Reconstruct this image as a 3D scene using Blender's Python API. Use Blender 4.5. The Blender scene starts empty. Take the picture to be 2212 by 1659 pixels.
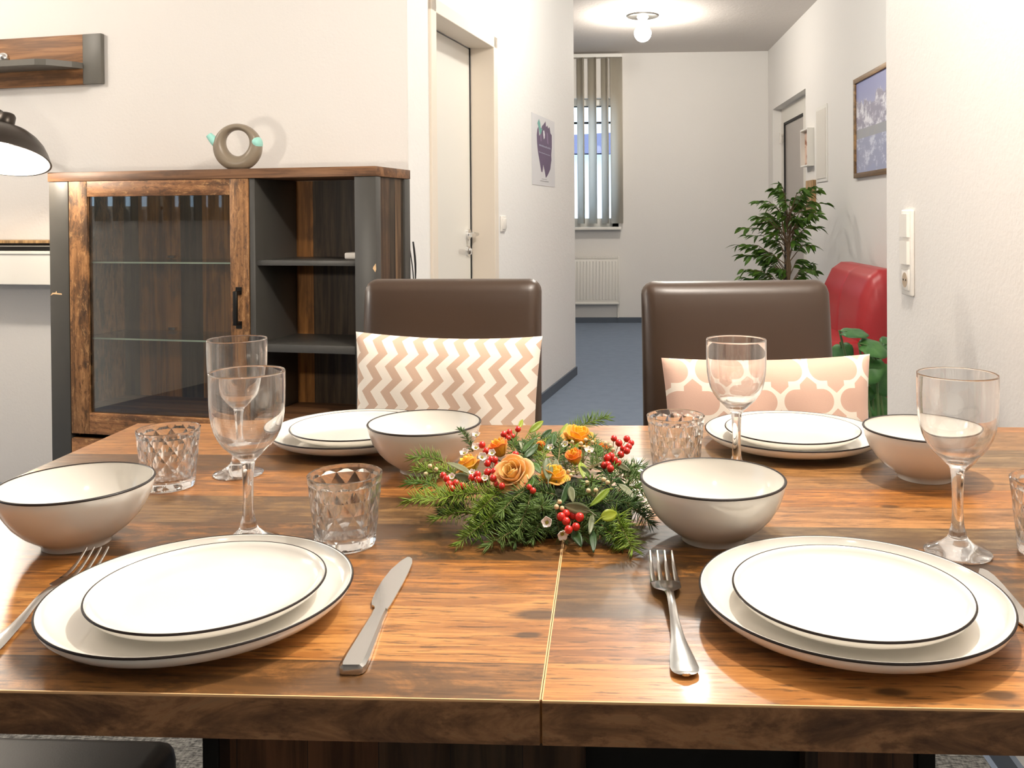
import bpy, bmesh, math, random
from math import sin, cos, pi, radians as R
from mathutils import Vector, Matrix, noise
random.seed(7)
scn = bpy.context.scene
COL = scn.collection

# ------------------------------------------------------------------ camera model (used to place the camera)
F_PX, CX, CY, ROLL, PITCH, YAW, CAM_Z = 1937.18, 1221.09, 485.30, 0.006866, 0.01, 0.0483, 1.11364

def make_camera():
    right0 = Vector((cos(YAW), sin(YAW), 0)); fwd0 = Vector((-sin(YAW), cos(YAW), 0)); up0 = Vector((0, 0, 1))
    fwd = fwd0 * cos(PITCH) - up0 * sin(PITCH); up = up0 * cos(PITCH) + fwd0 * sin(PITCH)
    r = right0 * cos(ROLL) - up * sin(ROLL); u = right0 * sin(ROLL) + up * cos(ROLL)
    cd = bpy.data.cameras.new('camera'); cam = bpy.data.objects.new('camera', cd); COL.objects.link(cam)
    m = Matrix((r, u, -fwd)).transposed().to_4x4(); m.translation = (0, 0, CAM_Z); cam.matrix_world = m
    cd.sensor_fit = 'HORIZONTAL'; cd.sensor_width = 36.0; cd.lens = F_PX / 2212 * 36.0
    cd.shift_x = (1106 - CX) / 2212; cd.shift_y = (CY - 829.5) / 2212
    cd.clip_start = 0.02; cd.clip_end = 200
    scn.camera = cam
make_camera()

# ------------------------------------------------------------------ frames: the world, and the frame of the slanted walls
TH = R(10)
def uv(u, v, z=0): return Vector((u * cos(TH) + v * sin(TH), -u * sin(TH) + v * cos(TH), z))
SL = -TH     # rotation of things that stand along the slanted walls

# ------------------------------------------------------------------ mesh builder
class MB:
    def __init__(s): s.bm = bmesh.new()
    def box(s, x0, x1, y0, y1, z0, z1, bev=0.0, seg=2):
        b = s.bm
        vs = [b.verts.new(p) for p in ((x0,y0,z0),(x1,y0,z0),(x1,y1,z0),(x0,y1,z0),(x0,y0,z1),(x1,y0,z1),(x1,y1,z1),(x0,y1,z1))]
        fs = [b.faces.new([vs[i] for i in q]) for q in ((3,2,1,0),(4,5,6,7),(0,1,5,4),(1,2,6,5),(2,3,7,6),(3,0,4,7))]
        if bev > 0:
            es = list({e for f in fs for e in f.edges})
            bmesh.ops.bevel(b, geom=es, offset=bev, segments=seg, affect='EDGES', profile=0.5)
        return s
    def lathe(s, prof, n=48, c=(0,0,0), mi=0, close=False):
        b = s.bm; rings = []
        for r, z in prof:
            if r < 1e-6: rings.append([b.verts.new((c[0], c[1], c[2]+z))])
            else: rings.append([b.verts.new((c[0]+r*cos(2*pi*i/n), c[1]+r*sin(2*pi*i/n), c[2]+z)) for i in range(n)])
        prs = list(zip(rings[:-1], rings[1:]))
        if close: prs.append((rings[-1], rings[0]))
        for A, B in prs:
            for i in range(n):
                j = (i+1) % n
                if len(A) == 1 and len(B) == 1: continue
                if len(A) == 1: f = b.faces.new((A[0], B[j], B[i]))
                elif len(B) == 1: f = b.faces.new((A[i], A[j], B[0]))
                else: f = b.faces.new((A[i], A[j], B[j], B[i]))
                f.material_index = mi
        return s
    def tube(s, pts, rad, n=8, cap=True, closed=False):
        b = s.bm; P = [Vector(p) for p in pts]; m = len(P)
        rr = rad if isinstance(rad, (list, tuple)) else [rad]*m
        rings = []; nrm = None
        for k in range(m):
            a = P[(k-1) % m] if (closed or k > 0) else P[k]; c = P[(k+1) % m] if (closed or k < m-1) else P[k]
            t = (c - a).normalized()
            if nrm is None:
                nrm = t.orthogonal().normalized()
            else:
                nrm = (nrm - t * nrm.dot(t))
                nrm = nrm.normalized() if nrm.length > 1e-6 else t.orthogonal().normalized()
            bi = t.cross(nrm)
            rings.append([b.verts.new(P[k] + (nrm*cos(2*pi*i/n) + bi*sin(2*pi*i/n))*rr[k]) for i in range(n)])
        prs = list(zip(rings[:-1], rings[1:]))
        if closed: prs.append((rings[-1], rings[0]))
        for A, B in prs:
            for i in range(n):
                j = (i+1) % n; b.faces.new((A[i], A[j], B[j], B[i]))
        if cap and not closed:
            b.faces.new(rings[0][::-1]); b.faces.new(rings[-1])
        return s
    def sphere(s, c, r, seg=14, rings=9, sc=(1,1,1)):
        prof = [(r*sin(pi*k/rings), -r*cos(pi*k/rings)) for k in range(rings+1)]
        n0 = len(s.bm.verts); s.lathe(prof, seg)
        s.bm.verts.ensure_lookup_table()
        for v in list(s.bm.verts)[n0:]:
            v.co = Vector((v.co.x*sc[0]+c[0], v.co.y*sc[1]+c[1], v.co.z*sc[2]+c[2]))
        return s
    def prism(s, outline, a0, a1, axis='z'):
        b = s.bm
        def p(q, h): return {'z': (q[0], q[1], h), 'y': (q[0], h, q[1]), 'x': (h, q[0], q[1])}[axis]
        A = [b.verts.new(p(q, a0)) for q in outline]; B = [b.verts.new(p(q, a1)) for q in outline]
        n = len(A)
        for i in range(n):
            j = (i+1) % n; b.faces.new((A[i], A[j], B[j], B[i]))
        b.faces.new(A[::-1]); b.faces.new(B)
        return s
    def grid(s, fn, nu, nv, thick=None):
        b = s.bm
        V = [[b.verts.new(fn(i/nu, j/nv)) for j in range(nv+1)] for i in range(nu+1)]
        for i in range(nu):
            for j in range(nv): b.faces.new((V[i][j], V[i+1][j], V[i+1][j+1], V[i][j+1]))
        return V
    def xf(s, M, n0=0):
        for v in list(s.bm.verts)[n0:]: v.co = M @ v.co
        return s
    def mesh(s, name, mats, smooth=40, off=None, normals=True):
        b = s.bm
        if off is not None:
            o = Vector(off)
            for v in b.verts: v.co -= o
        if normals: bmesh.ops.recalc_face_normals(b, faces=b.faces[:])
        if smooth:
            lim = R(smooth)
            for f in b.faces: f.smooth = True
            for e in b.edges:
                if len(e.link_faces) == 2 and e.calc_face_angle(0) > lim: e.smooth = False
        me = bpy.data.meshes.new(name); b.to_mesh(me); b.free()
        for m in (mats if isinstance(mats, (list, tuple)) else [mats]): me.materials.append(m)
        return me

def setp(o, label=None, cat=None, group=None, kind=None):
    if label: o['label'] = label
    if cat: o['category'] = cat
    if group: o['group'] = group
    if kind: o['kind'] = kind
    return o
ORG = {}
def thing(name, label, cat, origin=(0,0,0), rot=0.0, group=None, kind=None):
    o = bpy.data.objects.new(name, None); COL.objects.link(o); o.empty_display_size = 0.05
    M = Matrix.Rotation(rot, 4, 'Z')
    o.location = M @ Vector(origin); o.rotation_euler = (0, 0, rot)
    ORG[o.name] = Vector(origin)
    return setp(o, label, cat, group, kind)
def part(root, name, mb, mats, smooth=40, label=None, parent=None, normals=True):
    me = mb.mesh(name, mats, smooth, ORG.get(root.name), normals)
    o = bpy.data.objects.new(name, me); COL.objects.link(o); o.parent = parent or root
    if label: o['label'] = label
    return o
def single(name, mb, mats, label, cat, origin=(0,0,0), rot=0.0, group=None, kind=None, smooth=40, normals=True):
    me = mb.mesh(name, mats, smooth, origin, normals)
    o = bpy.data.objects.new(name, me); COL.objects.link(o)
    M = Matrix.Rotation(rot, 4, 'Z'); o.location = M @ Vector(origin); o.rotation_euler = (0, 0, rot)
    ORG[o.name] = Vector(origin)
    return setp(o, label, cat, group, kind)
def copy_tree(o, loc, rot=None, label=None, group=None):
    kids = {}
    for q in bpy.data.objects: kids.setdefault(q.parent, []).append(q)
    def rec(a, par):
        c = a.copy(); COL.objects.link(c)
        if par is not None: c.parent = par
        for k in kids.get(a, []): rec(k, c)
        return c
    c = rec(o, None); c.location = loc
    if rot is not None: c.rotation_euler = (0, 0, rot)
    if label: c['label'] = label
    if group: c['group'] = group
    return c

# ------------------------------------------------------------------ materials
def lin(r, g, b):
    f = lambda c: (c/12.92 if c <= 0.04045 else ((c+0.055)/1.055)**2.4)
    return (f(r/255), f(g/255), f(b/255), 1)
class NT:
    """small wrapper: shader node arithmetic written as python arithmetic"""
    def __init__(s, name):
        s.m = bpy.data.materials.new(name); s.m.use_nodes = True; s.t = s.m.node_tree; s.N = s.t.nodes; s.L = s.t.links
        s.N.clear(); s.out = s.N.new('ShaderNodeOutputMaterial')
    def put(s, sock, v):
        if isinstance(v, E): s.L.new(v.s, sock)
        elif isinstance(v, bpy.types.NodeSocket): s.L.new(v, sock)
        else: sock.default_value = v
    def math(s, op, a, b=0.0, c=0.0):
        n = s.N.new('ShaderNodeMath'); n.operation = op
        s.put(n.inputs[0], a); s.put(n.inputs[1], b)
        if op in ('SMOOTH_MIN','MULTIPLY_ADD','WRAP','COMPARE'): s.put(n.inputs[2], c)
        return E(s, n.outputs[0])
    def obj(s, sc=(1,1,1), loc=(0,0,0)):
        tc = s.N.new('ShaderNodeTexCoord'); mp = s.N.new('ShaderNodeMapping')
        s.L.new(tc.outputs['Object'], mp.inputs['Vector']); mp.inputs['Scale'].default_value = sc; mp.inputs['Location'].default_value = loc
        return mp.outputs[0]
    def xyz(s):
        tc = s.N.new('ShaderNodeTexCoord'); sp = s.N.new('ShaderNodeSeparateXYZ'); s.L.new(tc.outputs['Object'], sp.inputs[0])
        return [E(s, sp.outputs[i]) for i in range(3)]
    def noise(s, vec, scale=5, detail=4, rough=0.55, dist=0.0):
        n = s.N.new('ShaderNodeTexNoise'); s.L.new(vec, n.inputs['Vector'])
        n.inputs['Scale'].default_value = scale; n.inputs['Detail'].default_value = detail
        n.inputs['Roughness'].default_value = rough; n.inputs['Distortion'].default_value = dist
        return E(s, n.outputs[0])
    def rnd(s, x):
        n = s.N.new('ShaderNodeTexWhiteNoise'); n.noise_dimensions = '1D'; s.put(n.inputs['W'], x); return E(s, n.outputs['Value'])
    def ramp(s, fac, stops, interp='LINEAR'):
        n = s.N.new('ShaderNodeValToRGB'); s.put(n.inputs[0], fac); e = n.color_ramp.elements; n.color_ramp.interpolation = interp
        while len(e) < len(stops): e.new(0.5)
        for el, (p, c) in zip(e, stops):
            el.position = p; el.color = c if isinstance(c, (tuple, list)) else (c, c, c, 1)
        return E(s, n.outputs[0])
    def step(s, x, a, b):     # smooth 0..1 between a and b
        n = s.N.new('ShaderNodeMapRange'); n.interpolation_type = 'SMOOTHSTEP'; s.put(n.inputs[0], x)
        n.inputs[1].default_value = a; n.inputs[2].default_value = b; return E(s, n.outputs[0])
    def mix(s, fac, a, b, mode='MIX'):
        n = s.N.new('ShaderNodeMix'); n.data_type = 'RGBA'; n.blend_type = mode
        s.put(n.inputs[0], fac); s.put(n.inputs[6], a); s.put(n.inputs[7], b); return E(s, n.outputs[2])
    def bump(s, h, strength=0.2, dist=0.01):
        n = s.N.new('ShaderNodeBump'); s.put(n.inputs['Height'], h); n.inputs['Strength'].default_value = strength; n.inputs['Distance'].default_value = dist
        return n.outputs[0]
    def principled(s, col, rough=0.5, metal=0.0, bump=None, coat=0.0, spec=0.5, sheen=0.0, emis=None, es=0.0, trans=0.0):
        p = s.N.new('ShaderNodeBsdfPrincipled'); s.put(p.inputs['Base Color'], col); s.put(p.inputs['Roughness'], rough)
        p.inputs['Metallic'].default_value = metal; p.inputs['Coat Weight'].default_value = coat; p.inputs['Coat Roughness'].default_value = 0.08
        p.inputs['Specular IOR Level'].default_value = spec; p.inputs['Sheen Weight'].default_value = sheen
        p.inputs['Transmission Weight'].default_value = trans
        if emis: p.inputs['Emission Color'].default_value = emis; p.inputs['Emission Strength'].default_value = es
        if bump is not None: s.L.new(bump, p.inputs['Normal'])
        s.L.new(p.outputs[0], s.out.inputs[0]); return p
class E:
    def __init__(s, nt, sock): s.nt = nt; s.s = sock
    def __add__(s, o): return s.nt.math('ADD', s, o)
    __radd__ = __add__
    def __sub__(s, o): return s.nt.math('SUBTRACT', s, o)
    def __rsub__(s, o): return s.nt.math('SUBTRACT', o, s)
    def __mul__(s, o): return s.nt.math('MULTIPLY', s, o)
    __rmul__ = __mul__
    def __truediv__(s, o): return s.nt.math('DIVIDE', s, o)
    def abs(s): return s.nt.math('ABSOLUTE', s)
    def floor(s): return s.nt.math('FLOOR', s)
    def fract(s): return s.nt.math('FRACT', s)
    def sqrt(s): return s.nt.math('SQRT', s)
    def lt(s, o): return s.nt.math('LESS_THAN', s, o)
    def gt(s, o): return s.nt.math('GREATER_THAN', s, o)
    def mx(s, o): return s.nt.math('MAXIMUM', s, o)
    def mn(s, o): return s.nt.math('MINIMUM', s, o)
    def tri(s, period, amp): return s.nt.math('PINGPONG', s, period/2) * (2*amp/period)

def plain(name, col, rough=0.5, metal=0.0, coat=0.0, bump=None, spec=0.5, sheen=0.0, var=0.0, emis=None, es=0.0):
    n = NT(name); c = col if len(col) == 4 else (*col, 1); b = None
    if bump: b = n.bump(n.noise(n.obj(), bump[0], 6, 0.6), bump[1], bump[2] if len(bump) > 2 else 0.01)
    cc = c
    if var:
        cc = n.mix(n.noise(n.obj(), 14, 4), tuple(x*(1-var) for x in c[:3])+(1,), tuple(min(1, x*(1+var)) for x in c[:3])+(1,))
    n.principled(cc, rough, metal, b, coat, spec, sheen, emis, es)
    return n.m

def plaster(name, col, bscale=90, strength=0.22):
    n = NT(name); v = n.obj()
    h = n.noise(v, bscale, 5, 0.62) + n.noise(v, bscale*0.3, 3)*0.6
    c = n.mix(n.noise(v, 1.3, 3), tuple(x*0.97 for x in col[:3])+(1,), col)
    n.principled(c, 0.85, bump=n.bump(h, strength, 0.004), spec=0.25); return n.m

def old_wood(name, across='X', along='Z', width=0.11, palette=None, rough=0.5, seed=0.0, dark=0.5, gscale=1.0, coat=0.0, patchy=0.0):
    """reclaimed planks: each plank its own tone, streaks along the grain, worn dark patches and knots"""
    n = NT(name); X = dict(zip('XYZ', n.xyz())); a = X[across]
    idx = ((a + seed)/width).floor() if width else None
    pal = palette or [lin(120,72,34), lin(84,50,26), lin(150,96,48), lin(60,38,22), lin(105,66,34)]
    if idx is not None:
        tone = n.rnd(idx + seed*7.13)
        base = n.ramp(tone, [(i/len(pal), c) for i, c in enumerate(pal)], 'CONSTANT')
        off = n.rnd(idx + 3.7)
    else: base = pal[0]; off = None
    sc = {k: (38*gscale if k != along else 2.2*gscale) for k in 'XYZ'}
    cx = n.N.new('ShaderNodeCombineXYZ')
    for i, k in enumerate('XYZ'):
        e = X[k]*sc[k]
        if off is not None and k == along: e = e + off*37.0
        n.put(cx.inputs[i], e)
    g = n.noise(cx.outputs[0], 1.0, 7, 0.62, 0.6)
    col = n.mix(n.step(g, 0.36, 0.66), n.mix(0.62, base, (0.02, 0.012, 0.007, 1)), n.mix(0.05, base, (1, 0.75, 0.45, 1)))
    blot = n.noise(n.obj(tuple((9*gscale if k != along else 3.2*gscale) for k in 'XYZ'), (seed*3, seed, 0)), 1.0, 8, 0.68, 0.3)
    col = n.mix(n.step(blot, 0.52, 0.64)*dark, col, (0.016, 0.011, 0.008, 1))
    if patchy:      # flaking old paint and patina
        pt = n.noise(n.obj(tuple((70 if k != along else 26) for k in 'XYZ')), 1.0, 8, 0.75, 0.4)
        col = n.mix(n.step(pt, 0.53, 0.62)*(0.7*patchy), col, lin(62, 42, 26))
        col = n.mix((1.0 - n.step(pt, 0.38, 0.47))*(0.5*patchy), col, lin(196, 150, 100))
    if width:
        e = ((a + seed)/width).fract(); gap = e.lt(0.012)
        col = n.mix(gap*0.8, col, (0.01, 0.007, 0.005, 1))
    n.principled(col, rough, bump=n.bump(g, 0.12, 0.002), coat=coat, spec=0.4); return n.m

def glass_mat(name, clear=0.45, tint=(1, 1, 1, 1), ior=1.47):
    """clear glass: refraction plus the straight-through part of thin walls"""
    n = NT(name)
    g = n.N.new('ShaderNodeBsdfGlass'); g.inputs['Color'].default_value = tint; g.inputs['Roughness'].default_value = 0.0; g.inputs['IOR'].default_value = ior
    t = n.N.new('ShaderNodeBsdfTransparent'); t.inputs['Color'].default_value = tint
    mx = n.N.new('ShaderNodeMixShader'); mx.inputs[0].default_value = clear
    n.L.new(g.outputs[0], mx.inputs[1]); n.L.new(t.outputs[0], mx.inputs[2]); n.L.new(mx.outputs[0], n.out.inputs[0]); return n.m
def pane_mat(name, tint=(0.96, 0.98, 0.97, 1), gain=1.0):
    n = NT(name); t = n.N.new('ShaderNodeBsdfTransparent'); t.inputs['Color'].default_value = tint
    g = n.N.new('ShaderNodeBsdfGlossy'); g.inputs['Roughness'].default_value = 0.01
    fr = n.N.new('ShaderNodeFresnel'); fr.inputs['IOR'].default_value = 1.5
    mx = n.N.new('ShaderNodeMixShader'); n.put(mx.inputs[0], E(n, fr.outputs[0])*gain)
    n.L.new(t.outputs[0], mx.inputs[1]); n.L.new(g.outputs[0], mx.inputs[2]); n.L.new(mx.outputs[0], n.out.inputs[0]); return n.m

M = {}
M['wall'] = plaster('white_plaster', (0.80, 0.775, 0.745, 1))
M['wall_rough'] = plaster('roughcast_plaster', (0.80, 0.785, 0.76, 1), 60, 0.45)
M['ceiling'] = plaster('ceiling_plaster', (0.66, 0.62, 0.585, 1), 45, 0.5)
M['porcelain'] = plain('white_porcelain', (0.78, 0.75, 0.69), 0.14, coat=0.5)
M['rimline'] = plain('dark_brown_rim_glaze', (0.016, 0.010, 0.008), 0.45, spec=0.3)
M['steel'] = plain('brushed_steel', (0.62, 0.605, 0.58), 0.20, 1.0)
M['chrome'] = plain('chrome', (0.8, 0.8, 0.8), 0.08, 1.0)
M['leather'] = plain('dark_brown_leather', (0.050, 0.030, 0.019), 0.36, bump=(420, 0.10, 0.001), spec=0.45)
M['grey_lacquer'] = plain('grey_lacquer', (0.125, 0.118, 0.10), 0.45)
M['black_leather'] = plain('black_leather', (0.009, 0.008, 0.007), 0.48, bump=(420, 0.12, 0.001), spec=0.3)
M['red_leather'] = plain('red_leather', (0.36, 0.016, 0.020), 0.40, bump=(260, 0.08, 0.001))
M['anthracite'] = plain('anthracite_lacquer', (0.058, 0.055, 0.049), 0.42, var=0.08)
M['black_metal'] = plain('black_metal', (0.016, 0.015, 0.014), 0.35, 0.6)
M['white_lacquer'] = plain('white_lacquer', (0.78, 0.76, 0.71), 0.4)
M['casing'] = plain('beige_door_casing', (0.76, 0.68, 0.58), 0.45)
M['door_white'] = plain('white_door_leaf', (0.74, 0.71, 0.65), 0.42)
M['plastic_white'] = plain('white_plastic', (0.82, 0.78, 0.72), 0.35)
M['dark_slot'] = plain('dark_slot', (0.01, 0.009, 0.008), 0.6)
M['lamp_bronze'] = plain('dark_bronze_lamp', (0.06, 0.05, 0.042), 0.34, 0.75)
M['lamp_inside'] = plain('white_lamp_lining', (0.85, 0.82, 0.76), 0.5)
M['bulb'] = plain('lamp_bulb', (1, 0.95, 0.85), 0.3, emis=(1, 0.84, 0.62, 1), es=30)
M['globe'] = plain('lit_glass_globe', (1, 1, 1), 0.3, emis=(1, 0.97, 0.90, 1), es=16)
M['frost'] = plain('frosted_glass_cap', (0.80, 0.80, 0.76), 0.35)
M['glass'] = glass_mat('drinking_glass', 0.10)
M['pane'] = pane_mat('cabinet_glass', (0.94, 0.95, 0.93, 1), 0.85)
M['window_pane'] = pane_mat('window_glass', gain=0.12)
M['frosted_door'] = plain('grey_frosted_door_glass', (0.40, 0.36, 0.33), 0.3)
M['edge_glass'] = plain('green_glass_edge', (0.42, 0.52, 0.42), 0.15)
M['carpet'] = plain('blue_grey_carpet', (0.19, 0.232, 0.305), 0.95, bump=(700, 0.5, 0.004), var=0.14, spec=0.1)
M['base_blue'] = plain('dark_blue_baseboard', (0.085, 0.105, 0.135), 0.8)
M['mint'] = plain('mint_rubber', (0.36, 0.74, 0.66), 0.45)
M['taupe'] = plain('taupe_plastic', (0.25, 0.205, 0.15), 0.36)
M['trunk'] = plain('ficus_bark', (0.13, 0.085, 0.045), 0.8, bump=(60, 0.6, 0.005), var=0.2)
M['soil'] = plain('potting_soil', (0.03, 0.02, 0.014), 0.95, bump=(90, 0.8, 0.01))
M['pot'] = plain('terracotta_pot', (0.30, 0.13, 0.07), 0.7)
M['white_paint'] = plain('white_radiator_enamel', (0.78, 0.755, 0.70), 0.4)
M['light_wood'] = old_wood('light_oak', 'X', 'Z', None, [lin(190,150,98)], 0.5, dark=0.1)
M['oak_frame'] = old_wood('oak_picture_frame', 'X', 'Y', None, [lin(150,112,66)], 0.5, dark=0.25, gscale=0.6)
M['chip'] = plain('raw_wood_chip', (0.72, 0.48, 0.26), 0.7)
M['cable'] = plain('black_cable', (0.02, 0.02, 0.02), 0.5)
def leafmat(name, c1, c2, rough=0.4, tr=0.25, grain=26):
    n = NT(name); oi = n.N.new('ShaderNodeObjectInfo')
    nz = n.noise(n.obj(), grain, 3)
    f = n.step(nz*0.7 + E(n, oi.outputs['Random'])*0.5, 0.25, 0.85)
    col = n.mix(f, c1, c2)
    p = n.principled(col, rough, spec=0.4)
    tl = n.N.new('ShaderNodeBsdfTranslucent'); n.put(tl.inputs[0], col); mx = n.N.new('ShaderNodeMixShader'); mx.inputs[0].default_value = tr
    n.L.new(p.outputs[0], mx.inputs[1]); n.L.new(tl.outputs[0], mx.inputs[2]); n.L.new(mx.outputs[0], n.out.inputs[0]); return n.m
M['ficus'] = leafmat('ficus_leaf', (0.032, 0.095, 0.012, 1), (0.19, 0.33, 0.04, 1))
M['houseplant'] = leafmat('green_plant_leaf', (0.035, 0.13, 0.040, 1), (0.10, 0.26, 0.065, 1))
M['fir'] = leafmat('fir_needles', (0.075, 0.17, 0.018, 1), (0.28, 0.40, 0.045, 1), 0.4, 0.1, 160)
M['fir_dark'] = leafmat('dark_fir_needles', (0.042, 0.105, 0.024, 1), (0.16, 0.26, 0.060, 1), 0.4, 0.1, 160)
M['twig'] = plain('twig_bark', (0.16, 0.12, 0.045), 0.8)
M['olive'] = leafmat('dark_green_leaf', (0.020, 0.060, 0.014, 1), (0.075, 0.17, 0.025, 1))
M['olive_bright'] = leafmat('yellow_green_leaf', (0.15, 0.26, 0.018, 1), (0.36, 0.42, 0.035, 1))
M['olive_grey'] = leafmat('grey_green_leaf', (0.12, 0.15, 0.065, 1), (0.26, 0.27, 0.15, 1))
M['berry'] = plain('red_berry', (0.62, 0.022, 0.014), 0.16, coat=0.5)
M['bud'] = plain('cream_bud', (0.72, 0.52, 0.30), 0.4, var=0.25)
M['wax'] = plain('white_waxflower', (0.86, 0.76, 0.70), 0.5)
M['wax_eye'] = plain('yellow_green_flower_eye', (0.30, 0.27, 0.03), 0.6)
M['moss'] = plain('dark_moss_bed', (0.020, 0.026, 0.010), 0.95, bump=(160, 1.0, 0.01), var=0.5)
def rosemat(name, ca, cb):
    n = NT(name); at = n.N.new('ShaderNodeAttribute'); at.attribute_name = 'tip'
    f = n.step(E(n, at.outputs['Fac']) + n.noise(n.obj(), 60, 3)*0.5 - 0.25, 0.35, 1.0)
    p = n.principled(n.mix(f, ca, cb), 0.55, sheen=0.2); col = p.inputs['Base Color'].links[0].from_socket
    tl = n.N.new('ShaderNodeBsdfTranslucent'); n.L.new(col, tl.inputs[0]); mx = n.N.new('ShaderNodeMixShader'); mx.inputs[0].default_value = 0.3
    n.L.new(p.outputs[0], mx.inputs[1]); n.L.new(tl.outputs[0], mx.inputs[2]); n.L.new(mx.outputs[0], n.out.inputs[0]); return n.m
M['rose'] = rosemat('apricot_rose_petal', (1.0, 0.74, 0.26, 1), (1.0, 0.62, 0.30, 1))
M['rose_orange'] = rosemat('orange_rose_petal', (1.0, 0.62, 0.05, 1), (0.95, 0.24, 0.04, 1))
M['rose_yellow'] = rosemat('yellow_rose_petal', (1.0, 0.78, 0.08, 1), (0.98, 0.45, 0.08, 1))
def chevron():
    n = NT('chevron_cotton'); x, y, z = n.xyz()
    w = ((x + 1.0 + (z + 1.0).tri(0.0545, 0.0235) + z*-0.13)/0.0452).fract().lt(0.52)
    c = n.mix(w, lin(208,178,156), lin(250,240,226))
    n.principled(c, 0.9, bump=n.bump(n.noise(n.obj(), 700, 2), 0.15, 0.002), spec=0.15, sheen=0.2); return n.m
def trellis():
    n = NT('trellis_cotton'); x, y, z = n.xyz(); W, P = 0.117, 0.0640
    res = None
    for sx, sz in ((0, 0), (0.5*W, P)):
        a = (((x + 10*W + sx - 0.012)/W).fract() - 0.5).abs()          # 0..0.5 of a tile
        b = (((z + 20*P + sz - 0.018)/(2*P)).fract() - 0.5).abs()*(2*P/W)
        d1 = ((a - 0.235)*(a - 0.235) + b*b).sqrt() - 0.205
        d2 = (a - 0.235).mx(b - 0.205)
        d3 = (a - 0.150).mx(b - 0.285)
        d4 = a*0.85 + b - 0.415
        d4 = d4.mx(a - 0.150)
        d = d1.mn(d2).mn(d3).mn(d4)
        res = d if res is None else res.mn(d)
    c = n.mix(res.lt(0.0), lin(252,240,224), lin(222,184,164))
    n.principled(c, 0.9, bump=n.bump(n.noise(n.obj(), 700, 2), 0.15, 0.002), spec=0.15, sheen=0.2); return n.m
M['chevron'] = chevron(); M['trellis'] = trellis()
def rugmat():
    n = NT('grey_woven_rug'); x, y, z = n.xyz()
    h = (x*9.0).fract()*0 + n.noise(n.obj((60, 260, 1)), 1.0, 3) + n.noise(n.obj((190, 60, 1)), 1.0, 2)*0.5
    c = n.mix(n.step(h, 0.55, 1.0), (0.05, 0.05, 0.047, 1), (0.24, 0.235, 0.22, 1))
    n.principled(c, 0.95, bump=n.bump(h, 1.0, 0.006), spec=0.1); return n.m
M['rug'] = rugmat()
M['oldwood_v'] = old_wood('reclaimed_wood_vertical', 'X', 'Z', None, [lin(160,110,64)], 0.5, dark=0.8, patchy=1.0)
M['oldwood_h'] = old_wood('reclaimed_wood_horizontal', 'Z', 'X', None, [lin(160,106,62)], 0.5, seed=0.4, dark=0.6, patchy=1.0)
M['oldwood_top'] = old_wood('reclaimed_wood_top', 'Y', 'X', None, [lin(122,80,48)], 0.5, seed=0.7, dark=0.4)
M['oldwood_back'] = old_wood('reclaimed_wood_back_panel', 'X', 'Z', 0.096, [lin(158,100,36), lin(54,37,22), lin(176,116,48), lin(96,62,30), lin(48,34,21)], 0.5, seed=0.31, dark=0.45)
M['oldwood_shelf'] = old_wood('reclaimed_wood_shelf_back', 'Z', 'X', None, [lin(156,104,58)], 0.5, seed=0.2, dark=0.35)
def mottled():
    n = NT('mottled_dark_wood_edge'); v = n.obj((9, 9, 26)); a = n.noise(v, 1.0, 9, 0.68, 0.8); b_ = n.noise(n.obj((34, 34, 70)), 1.0, 6, 0.7)
    c = n.ramp(n.step(a, 0.30, 0.70), [(0, lin(76, 54, 38)), (0.45, lin(122, 88, 60)), (0.75, lin(150, 110, 76)), (1, lin(130, 104, 76))])
    c = n.mix(n.step(b_, 0.50, 0.68)*0.55, c, lin(60, 38, 26)); n.principled(c, 0.5, spec=0.35); return n.m
M['oldwood_edge'] = mottled()
M['oldwood_leg'] = old_wood('reclaimed_wood_pedestal', 'X', 'Z', 0.082, [lin(84,48,24), lin(50,32,20), lin(74,44,22), lin(110,62,26), lin(60,38,20)], 0.5, seed=0.13, dark=0.35)
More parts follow.
